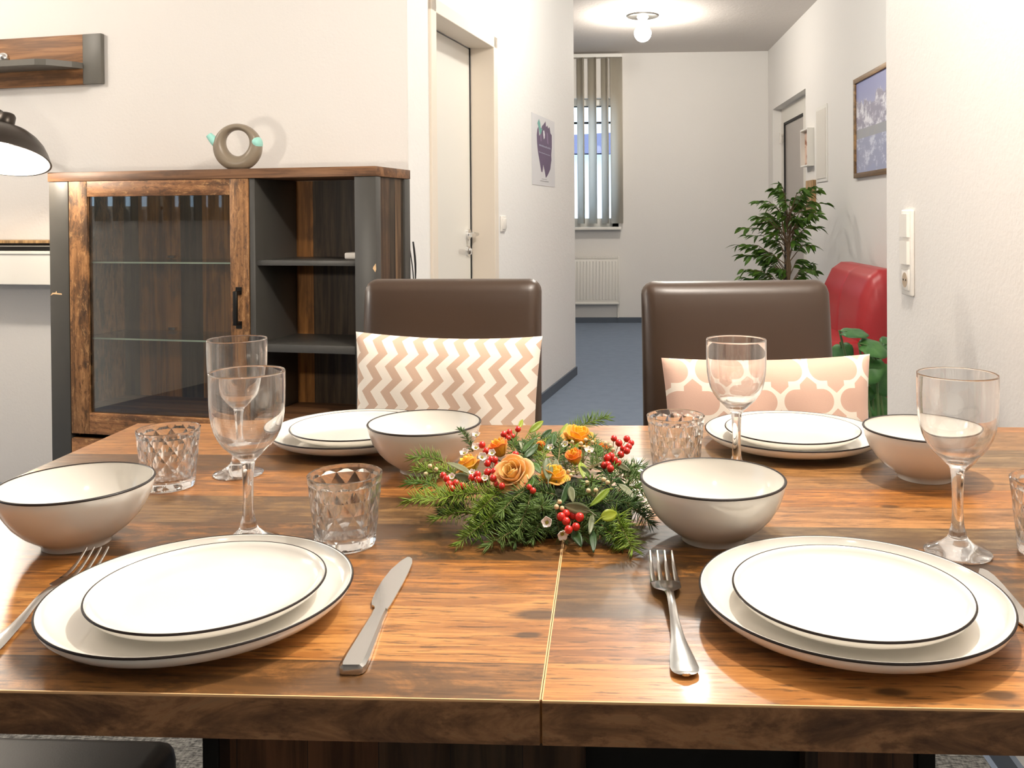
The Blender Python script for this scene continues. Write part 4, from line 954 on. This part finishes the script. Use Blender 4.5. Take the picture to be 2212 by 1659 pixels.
def knife(label, loc, rot):
    o = thing('table_knife', label, 'knife', (0, 0, 0), group='steel table knives')
    hw = [(0, 0.0070), (0.0015, 0.0092), (0.006, 0.0106), (0.020, 0.0108), (0.060, 0.0088), (0.095, 0.0068), (0.106, 0.0072), (0.110, 0.0066)]
    b = MB(); V = []
    for y, w_ in hw:
        t_ = 0.0078 if y > 0.001 else 0.006
        t_ -= 0.0024*y/0.11
        V.append([b.bm.verts.new(q) for q in ((-w_, y, 0.0006), (-w_, y, t_*0.72), (-w_*0.72, y, t_), (w_*0.72, y, t_), (w_, y, t_*0.72), (w_, y, 0.0006), (w_*0.8, y, 0), (-w_*0.8, y, 0))])
    for A, B in zip(V[:-1], V[1:]):
        for i in range(8): b.bm.faces.new((A[i], A[(i+1) % 8], B[(i+1) % 8], B[i]))
    b.bm.faces.new(V[0][::-1]); b.bm.faces.new(V[-1]); part(o, 'handle', b, M['steel'], 35)
    ol = [(-0.0048, 0.1095), (0.0052, 0.1095), (0.0068, 0.122), (0.0078, 0.145), (0.0088, 0.17), (0.0094, 0.20), (0.0090, 0.222), (0.0068, 0.234), (0.0035, 0.2388), (0.0008, 0.2390), (-0.0040, 0.228), (-0.0098, 0.205), (-0.0128, 0.178), (-0.0135, 0.150), (-0.0128, 0.132), (-0.0115, 0.1255), (-0.0105, 0.122), (-0.0075, 0.119)]
    b = MB(); b.prism(ol, 0.0014, 0.0030); part(o, 'blade', b, M['steel'], 30)
    o.location = loc; o.rotation_euler.z = rot; return o
f1 = fork('steel fork lying between the flowers and the right plate', (0.0585, 0.7015, Z0), math.atan2(0.0064, 0.229)); f1.scale = (1.05, 1.045, 1.0)
f2 = copy_tree(f1, (-0.5195, 0.6950, Z0), math.atan2(0.024, 0.22), 'steel fork partly hidden behind the left dinner plate')
k1 = knife('steel knife lying beside the near left dinner plate', (-0.2066, 0.6985, Z0), math.atan2(0.0095, 0.239))
k2 = copy_tree(k1, (0.3585, 0.686, Z0), math.atan2(-0.014, 0.236), 'steel knife partly hidden behind the near right dinner plate')

# ================================================================== FLOWER ARRANGEMENT
FC = Vector((-0.075, 1.09, TZ))
fa = thing('flower_arrangement', 'flower arrangement of fir twigs, orange roses and red berries', 'flower arrangement', FC)
rx, uxx = Vector((cos(YAW), sin(YAW), 0)), Vector((0, 0, 1))
def at_y(px, py, Y):          # where the sight line through that photo point crosses depth Y
    u = (px-CX)/F_PX; w_ = (py-CY)/F_PX
    A = u*cos(ROLL) - w_*sin(ROLL); b_ = u*sin(ROLL) + w_*cos(ROLL); up = -b_
    y = cos(PITCH) + up*sin(PITCH); z = -sin(PITCH) + up*cos(PITCH)
    d = Vector((A*cos(YAW) - y*sin(YAW), A*sin(YAW) + y*cos(YAW), z))
    return Vector((0, 0, CAM_Z)) + d*(Y/d.y)
def fp(px, py, dy=0.0):
    q = at_y(px, py, 0.965 + (1190-py)*0.00081 + dy)
    if q.z < TZ + 0.006: q.z = TZ + 0.006
    return q
b = MB(); b.sphere((FC.x+0.005, FC.y-0.005, TZ+0.0015), 1.0, 40, 18, (0.096, 0.080, 0.040))
for v in b.bm.verts:
    if v.co.z < TZ+0.0012: v.co.z = TZ+0.0012
    v.co += Vector((1, 1, 0))*0.006*noise.noise(v.co*40)
    if v.co.z > TZ+0.002: v.co.z += 0.008*noise.noise(v.co*55)
part(fa, 'moss_bed', b, M['moss'], 80)

rf = random.Random(11)
def fir(a, c, n=60, nl=0.0165, spread=1.0, mat='fir', sag=0.004, rad=0.0011, up=0.35, flat=True):
    a, c = Vector(a), Vector(c); L = (c-a).length
    b = MB(); pts = []
    side0 = (c-a).cross(Vector((0, 0, 1)))
    bend = side0.normalized()*L*rf.uniform(-.06, .06) if side0.length > 1e-5 else Vector((0, 0, 0))
    for i in range(9):
        t_ = i/8; p_ = a.lerp(c, t_) + bend*sin(pi*t_) + Vector((0, 0, sag*sin(pi*t_)))
        pts.append(p_)
    b.tube(pts, [rad*(1.15-0.75*i/8) for i in range(9)], 5)
    for v in b.bm.verts: pass
    nst = len(b.bm.faces)
    n = int(n*0.9); nl *= 1.22
    for k in range(n):
        t_ = (k+0.5)/n; q = t_*8; i = min(int(q), 7); f = q-i; p_ = pts[i].lerp(pts[i+1], f)
        d = (pts[i+1]-pts[i]).normalized(); s = d.cross(Vector((0, 0, 1)))
        s = s.normalized() if s.length > 1e-4 else Vector((1, 0, 0)); nrm = s.cross(d).normalized()
        for sgn in (-1, 1, 0):
            if sgn == 0 and rf.random() > 0.55: continue
            ang = rf.uniform(-0.55, 0.85) if sgn else rf.uniform(1.0, 2.1)
            lat = (s*sgn*cos(ang) + nrm*sin(ang)) if sgn else (s*cos(ang) + nrm*sin(ang))
            fw = rf.uniform(0.22, 0.70) + (1.0 if t_ > 0.9 else 0)
            dr = (lat*spread + d*fw).normalized()
            ln = nl*rf.uniform(0.75, 1.1)*(1 - 0.25*max(0, t_-0.75)/0.25)
            tip = p_ + dr*ln + Vector((0, 0, -0.10*ln))
            if tip.z < TZ+0.0008: tip.z = TZ+0.0008
            e1 = dr.orthogonal().normalized()*0.00066; e2 = dr.cross(e1).normalized()*0.00048
            m_ = p_.lerp(tip, 0.55)
            R0 = [b.bm.verts.new(p_ + o_*0.7) for o_ in (e1, -e1*0.5+e2, -e1*0.5-e2)]; R1 = [b.bm.verts.new(m_ + o_) for o_ in (e1, -e1*0.5+e2, -e1*0.5-e2)]; tv = b.bm.verts.new(tip)
            for j in range(3):
                g = b.bm.faces.new((R0[j], R0[(j+1) % 3], R1[(j+1) % 3], R1[j])); g.material_index = 1
                g = b.bm.faces.new((R1[j], R1[(j+1) % 3], tv)); g.material_index = 1
    return part(fa, 'fir_branch', b, [M['twig'], M[mat]], 60, normals=False)
BR = [ # (base px, tip px, needles, needle length, material, depth offsets)
 ((1225,938),(1312,903),54,.0170,'fir',.06,.07), ((960,1000),(893,990),44,.0175,'fir',.03,.03), ((960,1062),(880,1044),46,.0165,'fir',.0,.01),
 ((1010,1078),(879,1082),64,.0170,'fir',.0,-.005), ((1080,1066),(925,1080),70,.0180,'fir',-.02,-.035), ((1100,1090),(990,1185),64,.0165,'fir',-.01,.0),
 ((1150,1130),(1052,1192),56,.0185,'fir_dark',-.005,.0), ((1130,1095),(1010,1150),60,.0170,'fir_dark',.0,.01), ((1090,1100),(940,1120),66,.0165,'fir',.0,-.01),
 ((1170,1120),(1110,1180),50,.0160,'fir_dark',.0,.0), ((1160,1085),(1185,1150),44,.0150,'fir_dark',.0,.0), ((1330,1110),(1368,1200),60,.0190,'fir',-.01,.0),
 ((1300,1110),(1352,1180),50,.0175,'fir_dark',.0,.005), ((1340,1085),(1404,1128),60,.0170,'fir_dark',.01,.015), ((1330,1060),(1392,1100),50,.0165,'fir_dark',.03,.03),
 ((1320,1010),(1395,1040),52,.0165,'fir_dark',.05,.06), ((1290,1130),(1330,1170),40,.0165,'fir_dark',-.01,.0), ((1250,1110),(1262,1165),40,.0160,'fir_dark',.0,.0),
 ((1240,1000),(1180,950),44,.0130,'fir_dark',.03,.03), ((1140,1000),(1160,940),44,.0120,'fir_dark',.02,.03), ((1060,1050),(1000,1040),44,.0150,'fir',.0,.0),
 ((1200,1070),(1130,1075),50,.0150,'fir_dark',-.02,-.03), ((1230,1080),(1300,1075),50,.0150,'fir_dark',-.02,-.03), ((1010,1110),(955,1105),40,.0160,'fir_dark',.0,.01),
 ((1180,1040),(1080,1110),64,.0165,'fir_dark',-.03,-.04), ((1190,1100),(1100,1130),50,.0165,'fir_dark',-.02,-.02), ((1270,1090),(1370,1090),54,.0165,'fir_dark',-.01,-.01),
 ((1150,1060),(1118,1150),52,.0150,'fir_dark',-.035,-.02), ((1205,1080),(1212,1160),50,.0150,'fir_dark',-.02,-.01), ((1085,1060),(1020,1120),56,.0160,'fir',-.03,-.02), ((1030,1062),(955,1092),50,.0160,'fir',-.02,-.02),
 ((1240,1090),(1292,1152),48,.0155,'fir_dark',-.02,-.01), ((1345,1052),(1402,1068),44,.0160,'fir_dark',.02,.03), ((1330,1032),(1392,1008),44,.0150,'fir_dark',.04,.055), ((1180,1120),(1150,1165),44,.0155,'fir_dark',-.01,.0), ((1060,1110),(1035,1165),46,.0165,'fir',.0,.0),
 ((1345,1030),(1400,1048),44,.0150,'fir_dark',.035,.045), ((960,1030),(900,1015),44,.0150,'fir',.03,.03), ((1310,1150),(1345,1186),36,.0150,'fir',-.01,.0),
 ((1000,1040),(930,1015),44,.0150,'fir',.02,.03), ((1320,1060),(1300,1010),40,.0140,'fir_dark',.0,.02)]
for a, c, n, nl, m_, d0, d1 in BR: fir(fp(*a, d0), fp(*c, d1), n, nl, mat=m_)
# rosemary-like sprig and the star-shaped tips turned to the viewer
fir(fp(1022, 975, .03), fp(992, 926, .015), 30, .0075, mat='fir_dark', up=.2)
for (px, py), dy in (((1278, 1038), -.055), ((1169, 1092), -.05), ((1238, 1055), -.045)):
    q = fp(px, py, dy); fir(q + Vector((0.0, 0.022, -0.016)), q, 20, .0165, 1.5, 'fir' if px == 1278 else 'fir_dark', 0)

for k in range(10):
    x_ = 1120 + 22*k + rf.uniform(-8, 8); y_ = 985 + rf.uniform(-12, 14); fir(fp(x_, y_+28, .0), fp(x_+rf.uniform(-30, 30), y_-rf.uniform(18, 44), .035), 34, .0115, mat='fir_dark' if k % 3 else 'fir')
def leaf(a, c, w_, mat, fold=0.25, bend=0.15, roll=0.0):
    a, c = Vector(a), Vector(c); d = c-a; L = d.length; d.normalize()
    s = d.cross(Vector((0.15, -0.85, 0.5))).normalized(); s = (Matrix.Rotation(roll, 3, d) @ s); nrm = s.cross(d).normalized()
    b = MB()
    def g(u_, v_):
        x = 2*u_-1; wd = w_*(sin(pi*min(1, v_*0.93+0.05))**0.75)*(1-0.25*v_)
        return a + d*(L*v_) + s*(x*wd) + nrm*(fold*abs(x)*wd - bend*L*(v_**2) + bend*L*0.4*v_)
    w_ *= 0.68
    b.grid(g, 4, 9)
    st_ = a - d*0.008 - Vector((0, 0, 0.004)); b.tube([st_, a, a + d*L*0.3], [0.0008, 0.0008, 0.0004], 5)
    o = part(fa, 'leaf', b, M[mat], 80)
    md = o.modifiers.new('leaf_thickness', 'SOLIDIFY'); md.thickness = 0.0004
    return o
LV = [((1143,934),(1175,908),.0085,'olive_bright',.08), ((1168,948),(1193,927),.0075,'olive',.05), ((1183,953),(1202,931),.0065,'olive',.05), ((1210,948),(1227,911),.0070,'olive_bright',.06),
 ((1128,978),(1157,941),.0070,'olive',.0), ((1133,988),(1160,964),.0075,'olive',-.02), ((1184,1036),(1182,983),.0105,'olive_grey',-.04), ((1202,1030),(1200,986),.0070,'olive_grey',-.03),
 ((1229,1044),(1215,1088),.0085,'olive',-.055), ((1232,1052),(1237,1082),.0070,'olive_grey',-.055), ((1316,1056),(1277,1092),.0065,'olive_bright',-.05), ((1338,1046),(1369,1073),.0080,'olive_grey',-.01),
 ((1342,1088),(1383,1074),.0070,'olive',.0), ((1274,1104),(1217,1091),.0105,'olive_grey',-.045), ((1298,1119),(1334,1107),.0110,'olive_bright',-.04), ((1238,1146),(1255,1177),.0090,'olive',-.02),
 ((1279,1146),(1283,1188),.0070,'olive',-.015), ((1280,1112),(1275,1150),.0060,'olive_grey',-.03), ((1016,1024),(965,993),.0085,'olive_grey',-.02), ((1018,1036),(980,1026),.0085,'olive_grey',-.02),
 ((1150,1000),(1168,1020),.0080,'olive',-.04), ((1120,925),(1130,905),.0055,'olive_bright',.07), ((1215,965),(1238,950),.0075,'olive',.03), ((1225,985),(1205,962),.0075,'olive',.03),
 ((1330,1000),(1362,1018),.0065,'olive_grey',.02), ((1250,1010),(1275,1025),.0070,'olive_grey',-.04), ((1160,960),(1140,985),.0080,'olive',.0), ((1255,1000),(1262,1030),.0090,'olive_bright',-.04),
 ((1330,1035),(1355,1060),.0070,'olive',.0), ((1150,1030),(1140,1060),.0080,'olive',-.05), ((1190,965),(1170,940),.0070,'olive_bright',.05)]
for k in range(16):
    x_ = rf.uniform(1110, 1330); y_ = rf.uniform(948, 1010); LV.append(((x_, y_+12), (x_+rf.uniform(-24, 24), y_-rf.uniform(6, 24)), rf.uniform(.006, .009), rf.choice(['olive', 'olive', 'olive_bright', 'olive_grey']), rf.uniform(.0, .05)))
for a, c, w_, m_, dy in LV: leaf(fp(*a, dy), fp(*c, dy), w_, m_, roll=rf.uniform(-.6, .6))

def rose(px, py, dy, r, mat, face, open_=1.0, seed=0):
    q = fp(px, py, dy); rr = random.Random(seed); b = MB()
    tip = b.bm.verts.layers.float.new('tip')
    z = Vector(face).normalized(); x = z.orthogonal().normalized(); y = z.cross(x); Mx = Matrix((x, y, z)).transposed()
    H_ = r*1.35
    layers = [(1, 0.16, 0.98, 2.2, 0.02), (2, 0.25, 1.0, 1.5, 0.05), (3, 0.38, 1.0, 1.35, 0.12), (4, 0.55, 0.96, 1.15, 0.26), (5, 0.74, 0.86, 1.05, 0.55), (5, 0.88, 0.62, 1.0, 0.95)]
    for li, (n, rad, hh, half, curl) in enumerate(layers):
        if li == 5 and open_ < 0.8: continue
        for k in range(n):
            a0 = 2*pi*k/n + li*1.1 + rr.uniform(-.2, .2); wob = rr.uniform(.9, 1.1)
            nu, nv = 8, 7; V = []
            for i in range(nu+1):
                row = []
                for j in range(nv+1):
                    s = 2*i/nu-1; t_ = j/nv
                    wd = half*(0.35 + 0.65*sin(pi*min(1, 0.18+0.62*t_)))*(1 - 0.12*t_)
                    an = a0 + s*wd*(1.0 if li > 0 else 1.4)
                    edge = 1 - 0.16*abs(s)**2.5*(1 if t_ > .5 else .3) - 0.05*rr.random()*(t_ > .9)
                    tt = t_*edge
                    rd = r*rad*open_**0.5*(0.35 + 0.65*min(1, tt*1.7)**0.8)*wob + r*curl*open_*0.55*max(0, tt-0.55)**1.5*2.2 + r*0.03*s*s*(li > 2)
                    h = H_*(hh*tt - curl*0.62*max(0, tt-0.62)**1.4*1.6) - H_*0.45 + r*0.03*sin(s*5+k)*(t_ > .7)
                    if li == 0: rd = r*rad*(0.5 + 0.5*(s*0.5+0.5))
                    v = b.bm.verts.new(q + Mx @ Vector((rd*cos(an), rd*sin(an), h))); v[tip] = t_*(0.75 + 0.25*(li > 2)) * (0.6+0.4*li/5)
                    row.append(v)
                V.append(row)
            for i in range(nu):
                for j in range(nv): b.bm.faces.new((V[i][j], V[i+1][j], V[i+1][j+1], V[i][j+1]))
    o = part(fa, 'rose', b, M[mat], 80, normals=False); md = o.modifiers.new('petal_thickness', 'SOLIDIFY'); md.thickness = 0.0005
    return o
rose(1107, 1022, -.055, .0205, 'rose', (-.25, -.75, .75), 1.05, 1)
rose(1078, 968, .0, .0178, 'rose_orange', (-.35, -.05, 1), .7, 2)
rose(1250, 944, .035, .0205, 'rose_yellow', (.25, -.25, 1), 1.0, 3)
rose(1240, 988, -.01, .0160, 'rose_orange', (-.2, -.35, 1), .6, 4)
rose(1012, 1004, -.005, .0172, 'rose_yellow', (-.5, .05, 1), .8, 5)
rose(1196, 1028, -.025, .0180, 'rose_yellow', (.15, -.2, 1), .9, 6)
rose(1302, 968, .02, .0100, 'rose_orange', (.3, -.2, 1), .6, 7)
rose(1168, 964, .015, .0100, 'rose_orange', (0, .1, 1), .55, 8)
def cluster(name, spots, dy, r, mat, root):
    anchor = fp(*root, dy+.012); b = MB(); Q = []
    for i, (px, py) in enumerate(spots):
        q = fp(px, py, dy + ((i*37) % 5 - 2)*0.0025); Q.append(q); mid = (q+anchor)/2 + Vector((0, 0.004, -0.002))
        b.tube([anchor, mid, q], 0.00055, 5)
    o = part(fa, name, b, M['twig'], 60)
    for q in Q:
        bb = MB(); k = r*rf.uniform(.93, 1.08); bb.sphere(q, k, 18, 12); bb.sphere(q + Vector((rf.uniform(-.3, .3), -.75, .35)).normalized()*k*0.97, k*0.10, 8, 5)
        part(fa, 'berry' if mat == 'berry' else 'bud', bb, [M[mat]], 80, parent=o)
cluster('berry_twig', [(1088,938),(1100,933),(1107,943),(1119,927),(1098,947)], .02, .0044, 'berry', (1105, 970))
cluster('berry_twig', [(1069,993),(1053,1001),(1075,1007),(1067,1018),(1053,1020),(1065,1033),(1060,992)], -.045, .0043, 'berry', (1068, 1020))
cluster('berry_twig', [(1113,982),(1098,993),(1106,991),(1041,961),(1050,974)], -.01, .0043, 'berry', (1100, 1010))
cluster('berry_twig', [(964,1034),(970,1046),(985,1044),(998,1050),(957,1027),(975,1056)], -.035, .0043, 'berry', (985, 1066))
cluster('berry_twig', [(1031,1025),(1019,1032),(1044,1036),(1032,1036),(1075,1046),(1084,1050)], -.045, .0042, 'berry', (1040, 1050))
cluster('berry_twig', [(1326,947),(1337,957),(1354,948),(1358,965),(1363,957),(1354,974),(1341,982),(1346,969)], .03, .0046, 'berry', (1322, 1000))
cluster('berry_twig', [(1312,989),(1327,993),(1335,999),(1313,1004),(1305,1005),(1320,985),(1318,1012)], -.005, .0046, 'berry', (1318, 1020))
cluster('berry_twig', [(1212,1116),(1223,1126),(1239,1113),(1228,1144),(1244,1138),(1252,1117),(1222,1110)], -.035, .0048, 'berry', (1235, 1120))
cluster('berry_twig', [(1143,1052),(1151,1060),(1136,1046)], -.05, .0036, 'berry', (1148, 1065))
cluster('bud_twig', [(1313,1042),(1304,1036),(1268,1043),(1271,1060),(1287,1059)], -.05, .0028, 'bud', (1285, 1075))
cluster('bud_twig', [(1209,1084),(1202,1095),(1214,1098)], -.05, .0027, 'bud', (1215, 1105))
cluster('bud_twig', [(929,1007),(942,1014),(920,1024)], -.01, .0027, 'bud', (945, 1035))
cluster('bud_twig', [(1255,958),(1265,950),(1280,955),(1236,955),(1262,966)], .0, .0026, 'bud', (1260, 1000))
cluster('bud_twig', [(1318,963),(1308,958),(1325,972),(1228,1018),(1233,1028)], -.02, .0026, 'bud', (1300, 1000))
def waxflower(px, py, dy, r, face):
    q = fp(px, py, dy); z = Vector(face).normalized(); x = z.orthogonal().normalized(); y = z.cross(x); Mx = Matrix((x, y, z)).transposed(); b = MB(); a1 = rf.random()*6
    for k in range(5):
        a0 = 2*pi*k/5 + a1; e = Vector((cos(a0), sin(a0), 0)); s = Vector((-sin(a0), cos(a0), 0))
        def g(u_, v_):
            p_ = 2*u_-1; wd = r*0.62*sin(pi*min(1, .18+.72*v_)); return q + Mx @ (e*(r*(.22+.8*v_)*(1-.12*p_*p_)) + s*(p_*wd) + Vector((0, 0, r*(.15+.55*v_*v_ + .1*p_*p_))))
        b.grid(g, 4, 4)
    o = part(fa, 'waxflower', b, M['wax'], 80, normals=False); md = o.modifiers.new('petal_thickness', 'SOLIDIFY'); md.thickness = 0.0004
    b = MB(); b.sphere(q + z*r*0.12, r*0.36, 12, 8); part(fa, 'flower_eye', b, M['wax_eye'], 80, parent=o)
for px, py, dy, r, f_ in ((1182,1129,-.04,.0062,(-.1,-.9,.45)), (1214,1152,-.03,.0064,(.2,-.7,-.2)), (1004,981,-.01,.0062,(-.2,-.5,.9)), (1028,969,.0,.0062,(.1,-.6,.8)), (1041,989,-.02,.0060,(.3,-.7,.6)),
  (1029,942,.02,.0058,(-.1,-.5,.9)), (1063,980,-.01,.0050,(0,-.7,.7)), (976,1031,-.03,.0044,(0,-.7,.7)), (1272,977,.0,.0064,(.1,-.4,.9)), (1221,962,.01,.0050,(-.2,-.6,.7)), (1189,969,.01,.0050,(0,-.6,.8)), (1047,1035,-.045,.0044,(.1,-.6,.7)), (1020,1022,-.03,.0042,(0,-.6,.8))):
    waxflower(px, py, dy, r, f_)

# ================================================================== PLANTS
FX, FY = 1.245, 6.30
fi = thing('ficus', 'bushy weeping fig plant in the hallway by the armchair', 'potted plant', (FX, FY, 0))
pot = part(fi, 'pot', MB().lathe([(0, 0), (0.10, 0), (0.135, 0.22), (0.142, 0.225), (0.142, 0.25), (0.128, 0.25), (0.125, 0.21), (0, 0.21)], 36, (FX, FY, 0.0005)), M['pot'], 40)
part(fi, 'soil', MB().lathe([(0, 0.218), (0.124, 0.215), (0.124, 0.211), (0, 0.211)], 28, (FX, FY, 0)), M['soil'], 40)
rp = random.Random(5)
b = MB()
b.tube([(FX, FY, 0.2), (FX+0.012, FY, 0.5), (FX-0.005, FY, 0.75), (FX+0.01, FY, 0.95), (FX+0.02, FY, 1.15)], [0.017, 0.014, 0.012, 0.009, 0.004], 10)
b.tube([(FX+0.02, FY+0.01, 0.2), (FX-0.012, FY+0.015, 0.5), (FX+0.012, FY-0.012, 0.75), (FX-0.03, FY, 1.0), (FX-0.06, FY, 1.2)], [0.012, 0.011, 0.009, 0.006, 0.003], 8)
lf = MB()
def hang_leaf(p_, d, L, w_):
    d = d.normalized(); s = d.cross(Vector((0, 0, 1))); s = s.normalized() if s.length > 1e-3 else Vector((1, 0, 0)); s = Matrix.Rotation(rp.uniform(-.9, .9), 3, d) @ s; nrm = s.cross(d)
    V = []
    for j in range(6):
        t_ = j/5; wd = w_*(sin(pi*(0.06+0.94*t_))**0.8)*(1.15-0.45*t_) if j < 5 else 0.0004
        c = p_ + d*(L*t_) + Vector((0, 0, -0.22*L*t_*t_))
        V.append([lf.bm.verts.new(c - s*wd + nrm*wd*0.3), lf.bm.verts.new(c), lf.bm.verts.new(c + s*wd + nrm*wd*0.3)])
    for A, B in zip(V[:-1], V[1:]):
        for i in range(2): lf.bm.faces.new((A[i], A[i+1], B[i+1], B[i]))
# twigs: (start height, tip offset x, tip z, depth)
TW = []
for x, z in ((-.10,1.30),(-.02,1.27),(.22,1.31),(.20,1.20),(.24,1.10),(-.20,1.20),(-.26,1.10),(-.33,1.02),(-.28,.96),(-.36,.90),(-.30,.82),(-.34,.74),(-.24,.70),(-.20,.62),(.10,1.24),(.06,1.18),(.18,1.02),(.15,.90),(.16,.72),(.22,.76),(-.12,1.12),(-.15,1.02),(-.1,.92),(.02,1.08),(.08,.98),(-.05,1.2),(.12,1.12),(-.18,.84),(-.12,.74),(.06,.66),(.14,.60),(-.08,.6),(.26,1.18),(-.30,.66)):
    TW.append((x, z, rp.uniform(-.22, .22)))
TW += [(x_*rp.uniform(.5, 1.0), z_ + rp.uniform(-.08, .08), rp.uniform(-.2, .2)) for x_, z_, y_ in list(TW)]
for x, z, y in TW:
    z0 = min(1.1, max(0.5, z - rp.uniform(.10, .22))); a_ = Vector((FX, FY, z0)); e_ = Vector((FX+x, FY+y, z)); mid = a_.lerp(e_, 0.55) + Vector((0, 0, 0.06))
    b.tube([a_, mid, e_], [0.004, 0.0025, 0.0012], 5)
    n = 13
    for k in range(n):
        t_ = 0.35 + 0.68*k/n; p_ = a_.lerp(mid, t_/0.55) if t_ < 0.55 else mid.lerp(e_, min(1, (t_-0.55)/0.45)); dr = (e_-mid).normalized()
        out = Vector((rp.uniform(-1, 1) + 0.8*dr.x + (0.35 if x > 0 else -0.55), rp.uniform(-1, 1), rp.uniform(-.75, .25)))
        hang_leaf(p_, out, rp.uniform(.052, .080), rp.uniform(.013, .018))
part(fi, 'trunk', b, M['trunk'], 60)
o = part(fi, 'foliage', lf, M['ficus'], 80, normals=False)

PX, PYY = 1.03, 3.42
pl = thing('leafy_plant', 'round leaved green plant before the red armchair', 'potted plant', (PX, PYY, 0))
part(pl, 'pot', MB().lathe([(0, 0), (0.085, 0), (0.11, 0.17), (0.116, 0.175), (0.116, 0.195), (0.104, 0.195), (0.10, 0.165), (0, 0.165)], 36, (PX, PYY, 0.0005)), plain('white_plant_pot', (0.7, 0.68, 0.64), 0.5), 40)
part(pl, 'soil', MB().lathe([(0, 0.172), (0.100, 0.170), (0.100, 0.166), (0, 0.166)], 28, (PX, PYY, 0)), M['soil'], 40)
stm = MB()
def bigleaf(c, nrm, r, tdir):
    nrm = Vector(nrm).normalized(); tdir = Vector(tdir); tdir = (tdir - nrm*tdir.dot(nrm)).normalized(); s = nrm.cross(tdir); b = MB(); n = 24; c = Vector(c)
    rings = []
    for k in range(5):
        f = k/4; row = []
        for i in range(n):
            a_ = 2*pi*i/n; rad = r*(1 + 0.16*cos(a_) - 0.30*max(0, cos(a_-pi))**6 + 0.03*cos(a_*7))
            row.append(b.bm.verts.new(c + tdir*(rad*cos(a_)*f) + s*(rad*0.9*sin(a_)*f) + nrm*(-0.18*r*f*f + 0.10*r*abs(sin(a_))*f + 0.03*r*cos(a_*6)*f)))
        rings.append(row)
    for A, B in zip(rings[1:-1], rings[2:]):
        for i in range(n): b.bm.faces.new((A[i], A[(i+1) % n], B[(i+1) % n], B[i]))
    b.bm.faces.new(rings[1]); 
    for v in rings[0]: b.bm.verts.remove(v)
    base = c - tdir*r*0.7
    stm.tube([(PX, PYY, 0.17), (PX*0.5+base.x*0.5 + rp.uniform(-.02, .02), PYY*0.5+base.y*0.5, base.z*0.55), base, c - tdir*r*0.2], [0.005, 0.005, 0.004, 0.002], 6)
    o = part(pl, 'leaf', b, M['houseplant'], 80); md = o.modifiers.new('leaf_thickness', 'SOLIDIFY'); md.thickness = 0.0008
for px, py, Y, r, nr, td in ((1837,716,3.35,.056,(0,-.25,1),(1,-.3,0)), (1880,748,3.30,.060,(.2,-.55,.9),(1,-.1,-.35)), (1818,757,3.42,.048,(-.5,-.8,.4),(.2,-.2,-1)), (1880,790,3.32,.062,(-.3,-.9,.4),(-.3,0,-.6)),
   (1905,812,3.38,.066,(.2,-.9,.3),(.3,0,-1)), (1868,842,3.40,.048,(-.1,-.9,.3),(-.6,0,-.5)), (1893,868,3.42,.055,(.1,-.8,.4),(.4,0,-.8)), (1850,905,3.42,.05,(-.2,-.8,.6),(-.7,-.2,-.3)), (1925,745,3.46,.06,(.3,-.5,.8),(1,0,0))):
    bigleaf(at_y(px, py, Y), nr, r, td)
part(pl, 'stems', stm, plain('green_stem', (0.10, 0.17, 0.05), 0.6), 60)

# ================================================================== LIGHT
def light(name, kind, loc, energy, col, size=0.08, rot=None, spot=None):
    ld = bpy.data.lights.new(name, kind); ld.energy = energy; ld.color = col
    if kind in ('POINT', 'SPOT'): ld.shadow_soft_size = size
    if kind == 'SPOT': ld.spot_size = spot; ld.spot_blend = 0.5
    o = bpy.data.objects.new(name, ld); COL.objects.link(o); o.location = loc
    if rot: o.rotation_euler = rot
    return o
WARM = (1.0, 0.925, 0.83)
light('dining_lamp_and_fill', 'POINT', (0.42, 1.32, 2.40), 88, WARM, 0.032)
light('dining_lamp_and_fill', 'POINT', (-0.25, -0.8, 2.55), 10, WARM, 0.10)  # weak fill added from the camera side, not a lamp of the room
light('side_lamp_light', 'POINT', (-3.2, 2.45, 2.46), 36, WARM, 0.05)
bl = LM @ Vector((0, 0, -0.036)); light('table_lamp_light', 'POINT', bl, 10, (1.0, 0.88, 0.74), 0.03)
light('left_lamp_light', 'POINT', (-1.47, 1.98, 1.16), 13, (1.0, 0.90, 0.77), 0.03)
light('hall_lamp_light', 'POINT', (LX, LY, H-0.245), 34, (1.0, 0.85, 0.71), 0.06)
light('hall_lamp_glow', 'POINT', (LX, LY-0.10, H-0.11), 7, (0.94, 1.0, 0.96), 0.03)
light('hall_lamp_glow', 'POINT', (LX-0.09, LY, H-0.11), 7, (0.94, 1.0, 0.96), 0.03)
light('hall_lamp_glow', 'POINT', (LX+0.09, LY, H-0.11), 7, (0.94, 1.0, 0.96), 0.03)
light('near_hall_lamp_light', 'POINT', (0.40, 4.25, 2.62), 44, (1.0, 0.985, 0.91), 0.06)
wd = bpy.data.worlds.new('dusk_sky'); scn.world = wd; wd.use_nodes = True
bg = wd.node_tree.nodes['Background']; bg.inputs[0].default_value = (0.60, 0.77, 1.0, 1); bg.inputs[1].default_value = 2.3

vs_ = scn.view_settings; vs_.view_transform = 'Standard'; vs_.look = 'None'; vs_.gamma = 1.0; vs_.exposure = 0.30; vs_.use_curve_mapping = False
cy = scn.cycles
cy.use_denoising = True; cy.max_bounces = 16; cy.transparent_max_bounces = 24; cy.transmission_bounces = 14; cy.diffuse_bounces = 5; cy.glossy_bounces = 6
cy.caustics_reflective = True; cy.caustics_refractive = True; cy.blur_glossy = 0.0; cy.sample_clamp_indirect = 6.0
